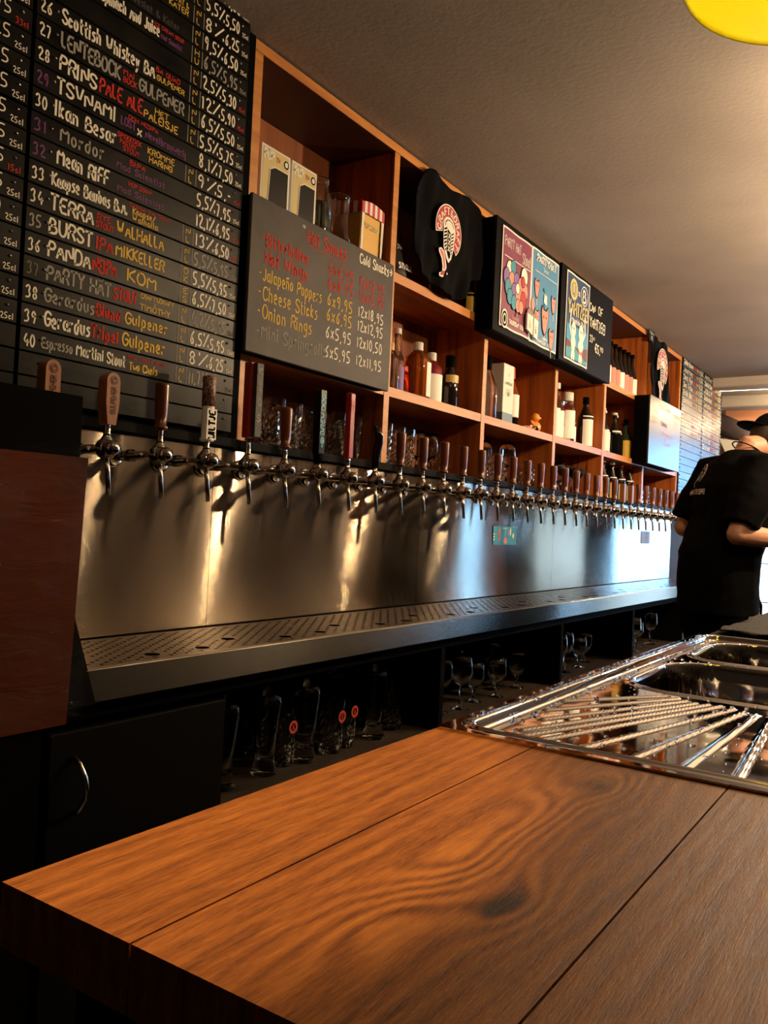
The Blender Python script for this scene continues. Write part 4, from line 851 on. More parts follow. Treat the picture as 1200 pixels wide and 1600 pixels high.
def bottle(name, label, x, y, z, H, R, glassm, shoulder=.62, neck=.012, capm='black', lab=None, lab2=None, capH=.03, group='bottles on the shelves', lw=None, sq=False, flare=False):
    th = thing(name, label, 'bottle', (x, y, z), group)
    mb = MB(); hs_ = H*shoulder
    pr = [(0, .002), (R*.92, 0), (R, .006), (R, hs_*.92), (R*.93, hs_), (R*.6, hs_+(H-hs_)*.28), (neck*1.15, hs_+(H-hs_)*.48), (neck, hs_+(H-hs_)*.6), (neck, H-capH), (neck*.8, H-capH), (0, H-capH)]
    mb.lathe([(a, b) for a, b in pr], (0, 0, 0), 16); mb.build('glass_body', M[glassm] if isinstance(glassm, str) else glassm, th, world=False)
    if capm:
        mb = MB(); mb.lathe([(neck*1.15, H-capH-.002), (neck*1.2, H-capH), (neck*1.2, H-.002), (neck*1.0, H), (0, H)], (0, 0, 0), 14); mb.build('cap', M[capm], th, world=False)
    def lab_(z0, z1, mm, a0, a1, k=1.012, nm='label'):
        mb = MB(); n = 10; P = []
        for i in range(n+1):
            a = a0+(a1-a0)*i/n
            for zz in (z0, z1): P.append((R*k*math.cos(a), R*k*math.sin(a), zz))
        mb.add(P, [(2*i, 2*i+2, 2*i+3, 2*i+1) for i in range(n)], 0, True); mb.build(nm, M[mm], th, world=False)
    if lab: lab_(hs_*lab[1], hs_*lab[2], lab[0], *(lab[3] if len(lab) > 3 else (PI*1.02, PI*1.98)))
    if lab2: lab_(hs_*lab2[1], hs_*lab2[2], lab2[0], PI*1.02, PI*1.98, 1.02, 'band')
    return th
# second cell, middle shelf
Z1, Z2 = .4755, .8755
bottle('spirit_bottle', 'clear square-shouldered bottle half behind the snack chalkboard', 2.475, 1.66, Z1, .175, .036, 'glass', .7, .013, 'gold', None)
bottle('spirit_bottle', 'clear bottle with dark berries and silver stopper', 2.55, 1.68, Z1, .245, .030, 'glass', .52, .012, 'paper', ('violet', .05, .8), capH=.02)
bottle('spirit_bottle', 'small clear bottle behind the pink gin bottles', 2.61, 1.76, Z1, .19, .034, 'glass', .66, .013, 'paper')
bottle('gin_bottle', 'round pink topped bottle with yellow band and big white label', 2.665, 1.66, Z1, .215, .052, 'glassorange', .72, .016, 'paper', ('label', .05, .88, (PI*1.42, PI*2.0)), capH=.04)
mb = MB()
bottle('gin_bottle', 'round pink bottle with white label, middle of the pink trio', 2.785, 1.67, Z1, .200, .044, 'glasspink', .70, .015, 'paper', ('label', .05, .80), capH=.035)
bottle('gin_bottle', 'pink bottle with white label beside the black capped bottle', 2.865, 1.72, Z1, .185, .042, 'glasspink', .70, .014, 'paper', ('label', .05, .78), capH=.03)
bottle('whisky_bottle', 'dark amber bottle with tall black cap and gold band', 2.968, 1.69, Z1, .225, .036, 'glassdark', .62, .017, 'black', None, ('gold', .80, 1.02), capH=.07)
# third cell, middle shelf
bottle('tequila_bottle', 'clear bulbous bottle with black stopper in the third cell', 3.245, 1.66, Z1, .275, .046, 'glass', .55, .015, 'black', None, capH=.06)
bxx = thing('gift_box', 'tall white spirit gift box with grey base band', 'box', (3.385, 1.66, Z1))
mb = MB(); mb.box(3.335, 3.440, 1.625, 1.715, Z1, Z1+.262, 0, .001); mb.build('carton', M['paper'], bxx)
mb = MB(); mb.box(3.3345, 3.4405, 1.6245, 1.7155, Z1+.0005, Z1+.045); mb.build('base_band', mat('grey_green_card', (.10, .15, .15), .5), bxx)
mb = MB(); text(mb, 'LAPHROAIG', (3.350, 1.6238, Z1+.170), UX, UZ, .013, .075, .18, 0); text(mb, '10', (3.38, 1.6238, Z1+.12), UX, UZ, .018, .016, .16, 0)
ring(mb, 3.3875, Z1+.215, .005, .007, 0, 2*PI, (0, 1.6238, 0), UX, UZ, 0)
for i in range(4): mb.add([(3.36, 1.6238, Z1+.152-i*.008), (3.415, 1.6238, Z1+.152-i*.008), (3.415, 1.6238, Z1+.150-i*.008), (3.36, 1.6238, Z1+.150-i*.008)], [(0, 1, 2, 3)])
mb.build('print', M['grey'], bxx)
bottle('rum_bottle', 'amber bottle with cream label beside the white gift box', 3.515, 1.67, Z1, .275, .037, 'glassorange', .56, .012, 'labelred', ('label', .28, .95), ('black', .02, .26), capH=.05)
dk = thing('rubber_duck', 'orange rubber duck on the third cell shelf', 'toy', (3.775, 1.66, Z1))
mb = MB(); mb.sphere((3.775, 1.66, Z1+.030), .030, 0, 16, 10, (1.25, .95, 1.0)); mb.sphere((3.805, 1.66, Z1+.036), .012, 0, 10, 8, (1.6, .8, .8)); mb.tube([(3.745, 1.66, Z1+.04), (3.728, 1.66, Z1+.058)], [.014, .004], 8); mb.build('body', M['duck'], dk)
mb = MB(); mb.sphere((3.765, 1.655, Z1+.075), .022, 0, 16, 10); mb.build('head', M['duck'], dk)
mb = MB(); mb.tube([(3.782, 1.65, Z1+.073), (3.808, 1.646, Z1+.078)], [.009, .004], 8); mb.build('beak', M['labelyellow'], dk)
for i, (x, c, r_, lb) in enumerate(((3.735, 'black', .018, 'small black trinket leaning against the rubber duck'), (3.705, 'duck', .011, 'tiny orange trinket left of the rubber duck'), (3.655, 'pink', .014, 'small pink trinket lying on the shelf edge'), (3.60, 'label', .009, 'tiny pale trinket beside the amber bottle'))):
    th = thing('trinket', lb, 'trinket', (x, 1.64, Z1), 'trinkets beside the duck'); mb = MB(); mb.sphere((x, 1.64, Z1+r_*.8), r_, 0, 12, 8, (1.2 if i != 2 else 2.2, .8, .8)); mb.build('body', M[c], th)
    mb = MB(); mb.sphere((x+r_*.6, 1.632, Z1+r_*1.5), r_*.5, 0, 8, 6); mb.build('knob', M['gold' if i % 2 else 'label'], th)
# fourth cell, middle
bottle('vodka_bottle', 'clear white-labelled bottle by the left post of the fourth cell', 3.985, 1.66, Z1, .235, .040, 'glass', .68, .014, 'paper', ('label', .05, .95))
bottle('vodka_bottle', 'clear tall-necked bottle with white top in the fourth cell', 4.085, 1.68, Z1, .300, .042, 'glass', .55, .014, 'paper', ('label', .08, .92))
bottle('vodka_bottle', 'clear bottle with square white cap before the pink bottle', 4.19, 1.66, Z1, .265, .040, 'glass', .70, .024, 'paper', ('label', .1, .9), capH=.045)
bottle('liqueur_bottle', 'pink liqueur bottle with grey cap and pale label', 4.29, 1.69, Z1, .265, .040, 'glasspink', .60, .016, 'grey', ('label', .10, .60), capH=.06)
bottle('wine_bottle', 'slim dark bottle with cream label in the fourth cell', 4.37, 1.76, Z1, .24, .034, 'glassdark', .60, .012, 'black', ('cream', .1, .9))
bottle('wine_bottle', 'black bottle with tall bright white label in the fourth cell', 4.485, 1.67, Z1, .285, .043, 'glassdark', .60, .015, 'black', ('label', .06, .92), ('label', 1.0, 1.04), capH=.035)
# fifth cell, top: leaning black cases with pink labels
for i in range(8):
    x = 4.66 + .083*i
    bottle('beer_bottle', 'black long-necked bottle with pink label, %s in the top row' % ORD[i], x, 1.66, Z2, .27, .036, 'glassdark', .42, .013, 'black', ('skinpink' if i % 3 != 1 else 'label', .10, .98), None, .02, 'pink labelled bottles in the top cell')
for i in range(6):
    x = 4.745 + .105*i
    wl = i < 2
    bottle('beer_bottle', ('dark bottle with white label, %s on the fifth cell middle shelf' if wl else ('dark swing top bottle, %s on the fifth cell middle shelf' if i < 5 else 'dark bottle with orange label, %s on the fifth cell middle shelf')) % ORD[i], x, 1.66 if i % 2 == 0 else 1.69, Z1, .262 if i != 4 else .225, .040, 'glassdark' if i != 4 else 'glassgreen', .56, .014, 'paper' if i < 4 else 'black', ('label' if wl else ('black' if i < 4 else ('labelyellow' if i == 4 else 'labelred')), .06, .9), ('label', .96, 1.02) if 1 < i < 4 else None, .012, 'dark bottles in the fifth cell')
for i in range(8):
    x = 4.70 + .082*i
    bottle('beer_bottle', 'dark beer bottle, %s on the fifth cell bottom shelf' % ORD[i], x, 1.66 if i % 2 else 1.70, .2055, .232, .031, 'glassdark', .58, .013, 'paper' if i < 4 else 'labelred', ('label' if i % 2 == 0 else ('cream' if i != 3 else 'gold'), .1, .8), ('label', 1.0, 1.04) if i % 2 else None, .012, 'beer bottles on the bottom shelf')
bottle('sauce_bottle', 'small bottle with yellow label beside the hanging shirt', 3.005, 1.635, Z2, .128, .030, 'glassdark', .62, .013, 'black', ('labelyellow', .05, .85), ('gold', .98, 1.04), .025)
bottle('sauce_bottle', 'small pale labelled bottle standing beside the far shirt', 5.94, 1.64, Z2, .125, .032, 'glassgreen', .65, .013, 'gold', ('cream', .1, .9), None, .02)
# first cell, top
for i, (x0, x1, lb) in enumerate(((1.703, 1.826, 'white and yellow toy box with dark window, left of the pair'), (1.834, 1.950, 'white and yellow toy box with dark window, right of the pair'))):
    th = thing('toy_box', lb, 'box', (x0, 1.60, Z2)); y0 = 1.605; zt = 1.050
    mb = MB(); mb.box(x0, x1, y0, y0+.085, Z2, zt, 0, .001); mb.build('carton', M['paper'], th)
    mb = MB(); y = y0-.0006
    mb.add([(x0+.006, y, Z2+.006), (x1-.006, y, Z2+.006), (x1-.006, y, zt-.006), (x0+.006, y, zt-.006)], [(0, 1, 2, 3)], 0)
    text(mb, 'POP', (x0+.012, y-.0006, zt-.038), UX, UZ, .026, .040, .2, 1); text(mb, 'TV', (x0+.062, y-.0006, zt-.036), UX, UZ, .014, .016, .2, 2)
    disc(mb, x1-.018, zt-.028, .011, .012, (0, y, 0), UX, UZ, 3, lift=.0004, n=16); disc(mb, x1-.018, zt-.028, .007, .008, (0, y, 0), UX, UZ, 1, lift=.0008, n=12)
    mb.build('front_print', [M['cream'], M['paper'], M['labelred'], M['black']], th)
    mb = MB(); mb.slab([(x0+.030, y-.0004, Z2+.010), (x1-.007, y-.0004, Z2+.010), (x1-.007, y-.0004, zt-.050), (x0+.055, y-.0004, zt-.050), (x0+.035, y-.0004, zt-.062)], (0, -.0008, 0)); w_ = mb.build('window', M['paper'], th)
    mb = MB(); mb.slab([(x0+.034, y-.0016, Z2+.014), (x1-.011, y-.0016, Z2+.014), (x1-.011, y-.0016, zt-.054), (x0+.057, y-.0016, zt-.054), (x0+.039, y-.0016, zt-.064)], (0, -.0006, 0)); mb.build('pane', M['blackgloss'], w_)
th = thing('glass_jar', 'clear glass jar of pale contents before the second toy box', 'jar', (2.03, 1.665, Z2))
mb = MB(); mb.lathe([(0, 0), (.046, 0), (.048, .004), (.046, .14), (.036, .165), (.036, .190), (.039, .193), (.039, .197), (.034, .197), (.034, .165), (.043, .14), (.045, .006), (0, .006)], (0, 0, 0), 24); mb.build('glass_body', M['glass'], th, world=False)
mb = MB(); mb.lathe([(0, .007), (.042, .007), (.042, .12), (0, .125)], (0, 0, 0), 20); mb.build('contents', mat('pale_straw', (.60, .55, .35), .6), th, world=False)
th = thing('glass_carafe', 'upturned glass bottle beside the popcorn box', 'bottle', (2.135, 1.66, Z2))
mb = MB(); mb.lathe([(0, 0), (.050, 0), (.052, .01), (.038, .05), (.036, .12), (.038, .168), (.041, .176), (.038, .184), (.034, .18), (.033, .12), (.035, .05), (.048, .01), (0, .006)], (0, 0, 0), 24); mb.build('glass_body', M['glass'], th, world=False)
pc = thing('popcorn_box', 'yellow and white carton with red striped top', 'box', (2.27, 1.69, Z2))
mb = MB(); a0, b0 = 2.205, 2.335; mb.add([(2.215, 1.75, Z2), (2.215, 1.63, Z2), (2.325, 1.63, Z2), (2.325, 1.75, Z2), (a0, 1.755, 1.035), (a0, 1.622, 1.035), (b0, 1.622, 1.035), (b0, 1.755, 1.035)], [(3, 2, 1, 0), (0, 1, 5, 4), (1, 2, 6, 5), (2, 3, 7, 6), (3, 0, 4, 7), (4, 5, 6, 7)]); mb.build('carton', M['popcorn_y'], pc)
mb = MB(); y = 1.6205
for (p, q, r_, s_) in ((2.208, 2.222, .90, 1.036), (2.322, 2.337, .90, 1.036)): mb.slab([(p+.006, y+.004, r_-.02), (q+.0, y+.004, r_-.02), (q, y-.002, s_), (p, y-.002, s_)], (0, -.0015, 0))
mb.build('white_frame', M['paper'], pc)
mb = MB()
for i in range(9):
    x = a0 + .0145*i; mb.slab([(x, y-.004, 1.028), (x+.0145, y-.004, 1.028), (x+.0145, y-.004, 1.062 + .010*math.sin(PI*(i+1)/9)), (x, y-.004, 1.062 + .010*math.sin(PI*i/9))], (0, -.0012, 0), i % 2)
for i in range(8):
    yy = 1.617 + .0172*i; mb.slab([(a0-.001, yy, 1.028), (a0-.001, yy+.0172, 1.028), (a0-.001, yy+.0172, 1.066), (a0-.001, yy, 1.066)], (-.0012, 0, 0), i % 2)
mb.build('striped_rim', [M['red_stripe'], M['paper']], pc)
mb = MB(); text(mb, 'POPCORN', (2.232, y-.001, .985), UX, UZ, .016, .08, .2, 0); mb.build('print', M['cream'], pc)
sc_b = thing('black_can', 'black cone-shaped pot with white scribbled lettering', 'pot', (2.46, 1.66, Z2))
mb = MB(); mb.lathe([(0, 0), (.058, 0), (.056, .02), (.040, .12), (.030, .155), (.012, .165), (0, .166)], (2.455, 1.66, Z2), 20); mb.build('body', M['slate'], sc_b)
mb = MB(); text(mb, 'snax', (2.415, 1.598, Z2+.025), UX, Vector((0, .15, 1)), .028, .085, .2, 0, .08); text(mb, 'sw', (2.42, 1.612, Z2+.095), UX, Vector((0, .15, 1)), .022, .03, .2, 0, .1); mb.build('scribble', M['paper'], sc_b)

# hanging shirts --------------------------------------------------------
def shirt(label, outline, x_c, y0, em_o, em_s, seed, cells=(34, 34)):
    """cloth grid clipped to an outline (x,z), with folds in depth"""
    for _ in range(2): outline = [(a[0]+(b[0]-a[0])*q, a[1]+(b[1]-a[1])*q) for a, b in zip(outline, outline[1:]+outline[:1]) for q in (.25, .75)]
    th = thing('hanging_shirt', label, 'shirt', (x_c, y0+.02, min(p[1] for p in outline)))
    xs = [p[0] for p in outline]; zs = [p[1] for p in outline]
    def inside(x, z):
        c = False; n = len(outline)
        for i in range(n):
            x1, z1 = outline[i]; x2, z2 = outline[(i+1) % n]
            if (z1 > z) != (z2 > z) and x < (x2-x1)*(z-z1)/(z2-z1)+x1: c = not c
        return c
    bm = bmesh.new(); vs_ = [bm.verts.new((x, 0, z)) for x, z in outline]; bm.faces.new(vs_)
    for k in range(1, cells[0]):
        x = min(xs)+(max(xs)-min(xs))*k/cells[0]; bmesh.ops.bisect_plane(bm, geom=bm.verts[:]+bm.edges[:]+bm.faces[:], plane_co=(x, 0, 0), plane_no=(1, 0, 0))
    for k in range(1, cells[1]):
        z = min(zs)+(max(zs)-min(zs))*k/cells[1]; bmesh.ops.bisect_plane(bm, geom=bm.verts[:]+bm.edges[:]+bm.faces[:], plane_co=(0, 0, z), plane_no=(0, 0, 1))
    def fold(x, z):
        t_ = (z-min(zs))/(max(zs)-min(zs)); w_ = (1-t_*.7)
        f = .010*math.sin((x*34+z*9)+seed)*w_ + .006*math.sin(x*71-z*22+seed*2)*w_
        d = math.hypot((x-em_o[0]), (z-em_o[1])); k = min(1, max(0, (d-.10)/.05))
        return y0 - .012*(1-t_) + f*k
    for v in bm.verts: v.co.y = fold(v.co.x, v.co.z)
    r = bmesh.ops.solidify(bm, geom=bm.faces[:], thickness=.004)
    bm.normal_update(); bm.verts.index_update()
    mb = MB(); mb.add([v.co for v in bm.verts], [[v.index for v in f.verts] for f in bm.faces], 0, True); bm.free()
    mb.build('cloth', M['cloth'], th)
    e = MB(); emblem(e, (em_o[0], y0-.020, em_o[1]), em_s); e.build('chest_emblem', EM(), th)
    # hanger
    h = MB(); h.tube([(x_c-.12, y0+.012, max(zs)-.06), (x_c, y0+.012, max(zs)-.03), (x_c+.12, y0+.012, max(zs)-.06)], .004, 6); h.build('hanger', M['black'], th)
    return th
shirt('black shirt with round red beer emblem hung over the second cell', [(2.60, 1.305), (2.53, 1.29), (2.50, 1.24), (2.46, 1.19), (2.44, 1.08), (2.45, .96), (2.50, .90), (2.58, .89), (2.66, .872), (2.76, .865), (2.83, .885), (2.845, .93), (2.90, .985), (2.968, .990), (2.972, 1.06), (2.976, 1.18), (2.970, 1.255), (2.92, 1.285), (2.84, 1.30), (2.76, 1.275), (2.68, 1.275)], 2.72, 1.575, (2.672, 1.10), .228, 0.0)
shirt('black shirt with red emblem beside the far menu board', [(5.42, 1.305), (5.36, 1.30), (5.33, 1.20), (5.34, .92), (5.40, .88), (5.60, .87), (5.76, .875), (5.79, 1.0), (5.78, 1.22), (5.74, 1.29), (5.64, 1.308), (5.58, 1.29), (5.50, 1.29)], 5.56, 1.575, (5.555, 1.115), .295, 2.0, (24, 20))
pc_ = thing('price_card', 'small black price card above the far shirt', 'card', (5.345, 1.58, 1.255))
mb = MB(); mb.slab([(5.295, 1.575, 1.248), (5.415, 1.575, 1.248), (5.415, 1.575, 1.318), (5.295, 1.575, 1.318)], (0, .004, 0)); mb.build('card', M['blackpaint'], pc_)
mb = MB(); text(mb, 'T-Shirt', (5.305, 1.5743, 1.293), UX, UZ, .016, .09, .16, 0, .05); text(mb, '18', (5.335, 1.5743, 1.258), UX, UZ, .027, .045, .14, 0); mb.build('chalk_lettering', M['white'], pc_)
kk = thing('bottle_opener', 'small silver opener hanging beside the first shirt', 'opener', (3.08, 1.60, 1.17))
mb = MB(); ring(mb, 0, 0, .008, .013, 0, 2*PI, (3.098, 1.594, 1.215), UX, UZ, 0); mb.tube([(3.098, 1.594, 1.203), (3.096, 1.594, 1.165)], [.004, .003], 6); mb.tube([(3.092, 1.594, 1.18), (3.106, 1.594, 1.165)], .0025, 6); mb.build('opener', M['dullsteel'], kk)

# glasses under the tray ------------------------------------------------
low = [('weizen', 1.452, 1.40), ('weizen', 1.50, 1.52), ('weizen', 1.604, 1.40), ('pint', 1.690, 1.42), ('pint', 1.715, 1.53), ('weizen', 1.763, 1.40), ('pint', 1.80, 1.52), ('pint', 1.876, 1.40), ('pint', 1.95, 1.41), ('weizen', 2.02, 1.50), ('weizen', 2.093, 1.40), ('pint', 2.22, 1.42),
       ('tumbler', 2.39, 1.39), ('wine', 2.53, 1.42), ('wine', 2.64, 1.40), ('tulip', 2.78, 1.42), ('tulip', 2.93, 1.40), ('wine', 3.05, 1.48), ('tulip', 3.16, 1.42),
       ('wine', 3.43, 1.40), ('wine', 3.55, 1.40), ('wine', 3.68, 1.42), ('tulip', 3.86, 1.42), ('tulip', 4.05, 1.46), ('wine', 4.42, 1.40), ('wine', 4.66, 1.40), ('tulip', 4.85, 1.44), ('wine', 5.05, 1.42), ('tulip', 5.45, 1.40), ('tulip', 5.70, 1.42)]
bay = lambda x: 'first' if x < 2.31 else ('second' if x < 3.32 else ('third' if x < 4.3 else ('fourth' if x < 5.3 else 'fifth')))
cnt = {}
for (k, x, y) in low:
    b_ = bay(x); cnt[b_] = cnt.get(b_, 0) + 1
    place_glass(k, x, y, -.6445, '%s in the dark %s bay under the tray, %s from the left' % (GL[k], b_, ORD[cnt[b_]-1]), 'glasses under the drip tray', 1.0)
for (x, y) in ((1.690, 1.42), (1.876, 1.40), (1.95, 1.41)):
    host = [o for o in C.objects if o.get('group') == 'glasses under the drip tray' and abs(o.location.x-x) < .001 and abs(o.location.y-y) < .001][0]
    mb = MB(); ring(mb, 0, 0, .010, .017, 0, 2*PI, (0, -.0395, .105), UX, UZ, 0, n=16); text(mb, 'X', (-.005, -.0397, .099), UX, UZ, .011, .009, .2, 0); mb.build('red_print', M['labelred'], host, world=False)

# ================================================================== BAR COUNTER
ZW = -.2259
ct = thing('bar_counter', 'dark bar counter under the oak worktop with the sink', 'counter', (.30, .2, ZF))
E1, E2 = .817, 2.075          # sink opening in x
for i, (y0, y1) in enumerate(((.3462, .462), (.1535, .3445), (-.052, .1520), (-.25, -.0535))):
    mb = MB(); mb.box(.297, E1+.006 if i < 3 else 2.075, y0, y1, ZW-.038, ZW); mb.build('plank', M['oak'], ct)
mb = MB(); mb.box(.305, 2.075, -.24, .44, ZW-.06, ZW-.0385) if False else None
mb.box(.33, .80, -.22, .43, ZF, ZW-.0385); mb.box(.80, 2.10, -.22, .455, ZF, -.45); mb.box(.80, 2.10, .452, .458, -.45, ZW-.012); mb.box(.80, 2.10, -.23, -.22, -.45, ZW-.04); mb.build('carcass', M['black'], ct)
mb = MB(); mb.box(2.078, 4.9, -.22, .455, ZF, ZW-.002, 0, .002); mb.build('far_worktop', M['blackpaint'], ct)
mb = MB(); mb.box(.815, 2.075, .4585, .464, -.275, ZW-.003); mb.build('edge_strip', M['blackpaint'], ct)

# sink: pressed steel height field --------------------------------------
SX0, SX1, SY0, SY1 = .815, 2.056, -.045, .461
sk = thing('steel_sink', 'double steel sink with ribbed drainer set in the oak worktop', 'sink', (SX0, SY0, ZW))
nx, ny = 440, 190
X, Y = np.meshgrid(np.linspace(SX0, SX1, nx), np.linspace(SY0, SY1, ny), indexing='ij')
def sdrr(X, Y, x0, x1, y0, y1, r):
    qx = np.abs(X-(x0+x1)/2)-(x1-x0)/2+r; qy = np.abs(Y-(y0+y1)/2)-(y1-y0)/2+r
    return np.minimum(np.maximum(qx, qy), 0) + np.hypot(np.maximum(qx, 0), np.maximum(qy, 0)) - r
ss = lambda a, b, v: (lambda t_: t_*t_*(3-2*t_))(np.clip((v-a)/(b-a), 0, 1))
H = np.full_like(X, .0030)
d = sdrr(X, Y, .838, 2.034, -.022, .440, .030)
H += .0028*np.exp(-((d-.000)/.0050)**2)           # raised bead round the rim
H -= .0105*ss(0.0, -.010, d)                      # dished inside
ribs = [((1.103, .425), (1.255, .325)), ((1.028, .420), (1.248, .306)), ((.975, .402), (1.240, .292)), ((.905, .398), (1.232, .278)), ((.865, .392), (1.237, .262)), ((.862, .368), (1.240, .246)), ((.862, .319), (1.232, .228)), ((.862, .262), (1.222, .212)), ((.864, .207), (1.215, .196)), ((.866, .156), (1.210, .178)), ((.870, .095), (1.215, .158)), ((.875, .035), (1.22, .135)), ((.92, -.005), (1.23, .11))]
for (p, q) in ribs:
    p = np.array(p); q = np.array(q); dd = q-p; L2 = dd@dd
    t_ = np.clip(((X-p[0])*dd[0]+(Y-p[1])*dd[1])/L2, 0, 1); dist = np.hypot(X-(p[0]+t_*dd[0]), Y-(p[1]+t_*dd[1]))
    wdt = .0036-.0012*t_; H += .0028*np.exp(-(dist/wdt)**4*.9)
for (bx0, bx1, by0, by1) in ((1.285, 1.625, .025, .405), (1.675, 2.005, .025, .405)):
    d = sdrr(X, Y, bx0, bx1, by0, by1, .085)
    H += .0030*np.exp(-((d-.004)/.005)**2); H -= .150*ss(.001, -.016, d) + .006*ss(-.016, -.15, d)
ij = np.arange(nx*ny).reshape(nx, ny)
F = np.stack([ij[:-1, :-1], ij[1:, :-1], ij[1:, 1:], ij[:-1, 1:]], -1).reshape(-1, 4)
mb = MB(); mb.v = [tuple(p) for p in np.stack([X, Y, ZW+H], -1).reshape(-1, 3)]; mb.f = [tuple(int(a) for a in f) for f in F]; mb.m = [0]*len(mb.f); mb.sm = [True]*len(mb.f)
mb.build('basin_sheet', M['sink'], sk)
mb = MB()
for a in (((SX0, SY0, 0), (SX1, SY0, 0)), ((SX0, SY1, 0), (SX1, SY1, 0)), ((SX0, SY0, 0), (SX0, SY1, 0)), ((SX1, SY0, 0), (SX1, SY1, 0))):
    (xa, ya, _), (xb, yb, _) = a; mb.add([(xa, ya, ZW+.0002), (xb, yb, ZW+.0002), (xb, yb, ZW+.0031), (xa, ya, ZW+.0031)], [(0, 1, 2, 3)])
mb.build('rim_edge', M['sink'], sk)
for (x, y) in ((1.455, .215), (1.84, .215)):
    mb = MB(); mb.lathe([(0, .001), (.020, .001), (.030, .004), (.040, .003), (.042, 0)], (x, y, ZW-.157), 20); mb.build('drain', M['dullsteel'], sk)
Hs = H
def hz(x, y):
    i = int(round((x-SX0)/(SX1-SX0)*(nx-1))); j = int(round((y-SY0)/(SY1-SY0)*(ny-1))); return ZW+float(Hs[i, j])
random.seed(11); mb = MB()
for k in range(800):
    if k % 5 == 0:
        x = random.uniform(.85, 2.03); y = .44 + random.gauss(0, .010)
    else:
        x = random.uniform(.84, 1.66); y = random.uniform(-.02, .45)
        if random.random() > .25 + .9*min(1, max(0, (x-.9)/.35)): continue
    y = min(max(y, SY0+.005), SY1-.004); x = min(x, SX1-.01); z = hz(x, y)
    if z < ZW-.02: continue
    r_ = random.choice([.0012, .0016, .002, .0026, .0034]); mb.lathe([(r_, 0), (r_*.9, r_*.35), (r_*.55, r_*.62), (0, r_*.72)], (x, y, z-.0001), 8, sy=random.uniform(.7, 1.2))
w_ = mb.build('water_drops', M['water']); tag(w_, 'water drops scattered over the steel sink and drainer', 'water', kind='stuff')
br = thing('sink_brush', 'black bristle glass brush standing in the far sink bowl', 'brush', (1.80, .235, ZW-.155))
mb = MB(); mb.lathe([(0, 0), (.05, 0), (.05, .012), (0, .014)], (1.80, .215, ZW-.152), 20); mb.build('base', M['black'], br)
mb = MB(); random.seed(5)
for k in range(260):
    a = random.uniform(0, 2*PI); r_ = random.uniform(.005, .046); h = random.uniform(.09, .150)
    p = Vector((1.80+r_*math.cos(a), .215+r_*math.sin(a), ZW-.140)); q = p + Vector((math.cos(a)*.014, math.sin(a)*.014, h)); mb.slab([p+Vector((.0013, 0, 0)), p+Vector((-.0013, 0, 0)), q+Vector((-.0008, 0, 0)), q+Vector((.0008, 0, 0))], (0, .0015, 0))
tag(mb.build('bristles', M['black'], br), kind='stuff')
# bar mat
n_ = 30; mb = MB()
for i in range(n_+1):
    for j in range(n_+1):
        x = 2.10+.85*i/n_; y = -.05+.48*j/n_; mb.v.append((x + .01*math.sin(j*.7), y+.008*math.sin(i*.5), ZW+.004+.005*abs(math.sin(i*.8+j*.5))))
mb.f = [(i*(n_+1)+j, (i+1)*(n_+1)+j, (i+1)*(n_+1)+j+1, i*(n_+1)+j+1) for i in range(n_) for j in range(n_)]; mb.m = [0]*len(mb.f); mb.sm = [True]*len(mb.f)
o = mb.build('bar_mat', M['towel'], None, loc=(2.1, -.05, ZW)); md = o.modifiers.new('s', 'SOLIDIFY'); md.thickness = .004; md.offset = -1; tag(o, 'black ribbed bar mat lying beyond the sink', 'mat')

# ================================================================== PENDANT
def pendant(x, y, label, rz=1.0, R_=.265, first=None):
    if first is not None: return dup(first, (x, y, rz), label)
    th = thing('pendant_lamp', label, 'lamp', (x, y, rz), 'pendant lamps over the bar')
    mb = MB(); k = R_
    out = [(k, 0), (k*.995, .012), (k*.93, .06), (k*.75, .125), (k*.45, .175), (.05, .205), (.035, .235), (0, .240)]
    mb.lathe(out, (0, 0, 0), 64, caps=False); o = mb
    mb.build('shade', M['shade_out'], th, world=False)
    mb = MB(); mb.lathe([(k*.998, -.001), (k*.985, 0), (k*.985, .010), (k*.915, .056), (k*.735, .118), (k*.44, .166), (.045, .194), (0, .195)][::-1], (0, 0, 0), 64, caps=False); o = mb.build('inner_lining', M['yellow_shade'], th, world=False)
    mb = MB(); mb.sphere((0, 0, .075), .034, 0, 16, 10); mb.lathe([(.016, .10), (.018, .13), (.018, .19)], (0, 0, 0), 12); mb.build('bulb', M['bulb'], th, world=False)
    mb = MB(); mb.tube([(0, 0, .235), (0, 0, .318)], .003, 6); mb.build('cord', M['black'], th, world=False)
    return th
pd = pendant(1.58, .172, 'yellow lined pendant lamp at the top right of the bar', 1.0, .256)

# ================================================================== FRIDGE AT THE END
fr = thing('glass_door_fridge', 'lit white glass door fridge behind the barman', 'fridge', (6.0, .66, ZF))
fx, fy0, fy1, fz1 = 6.0, .35, 1.035, .36
mb = MB(); mb.box(fx+.05, fx+.62, fy0, fy0+.03, ZF, fz1); mb.box(fx+.05, fx+.62, fy1-.03, fy1, ZF, fz1); mb.box(fx+.05, fx+.62, fy0+.03, fy1-.03, fz1-.05, fz1); mb.box(fx+.05, fx+.62, fy0+.03, fy1-.03, ZF, ZF+.12); mb.box(fx+.59, fx+.62, fy0+.03, fy1-.03, ZF+.12, fz1-.05); mb.build('body', M['black'], fr)
mb = MB(); mb.box(fx+.575, fx+.588, fy0+.031, fy1-.031, ZF+.12, fz1-.055); mb.box(fx+.06, fx+.57, fy1-.038, fy1-.031, ZF+.13, fz1-.06); mb.build('lit_liner', M['lit_panel'], fr)
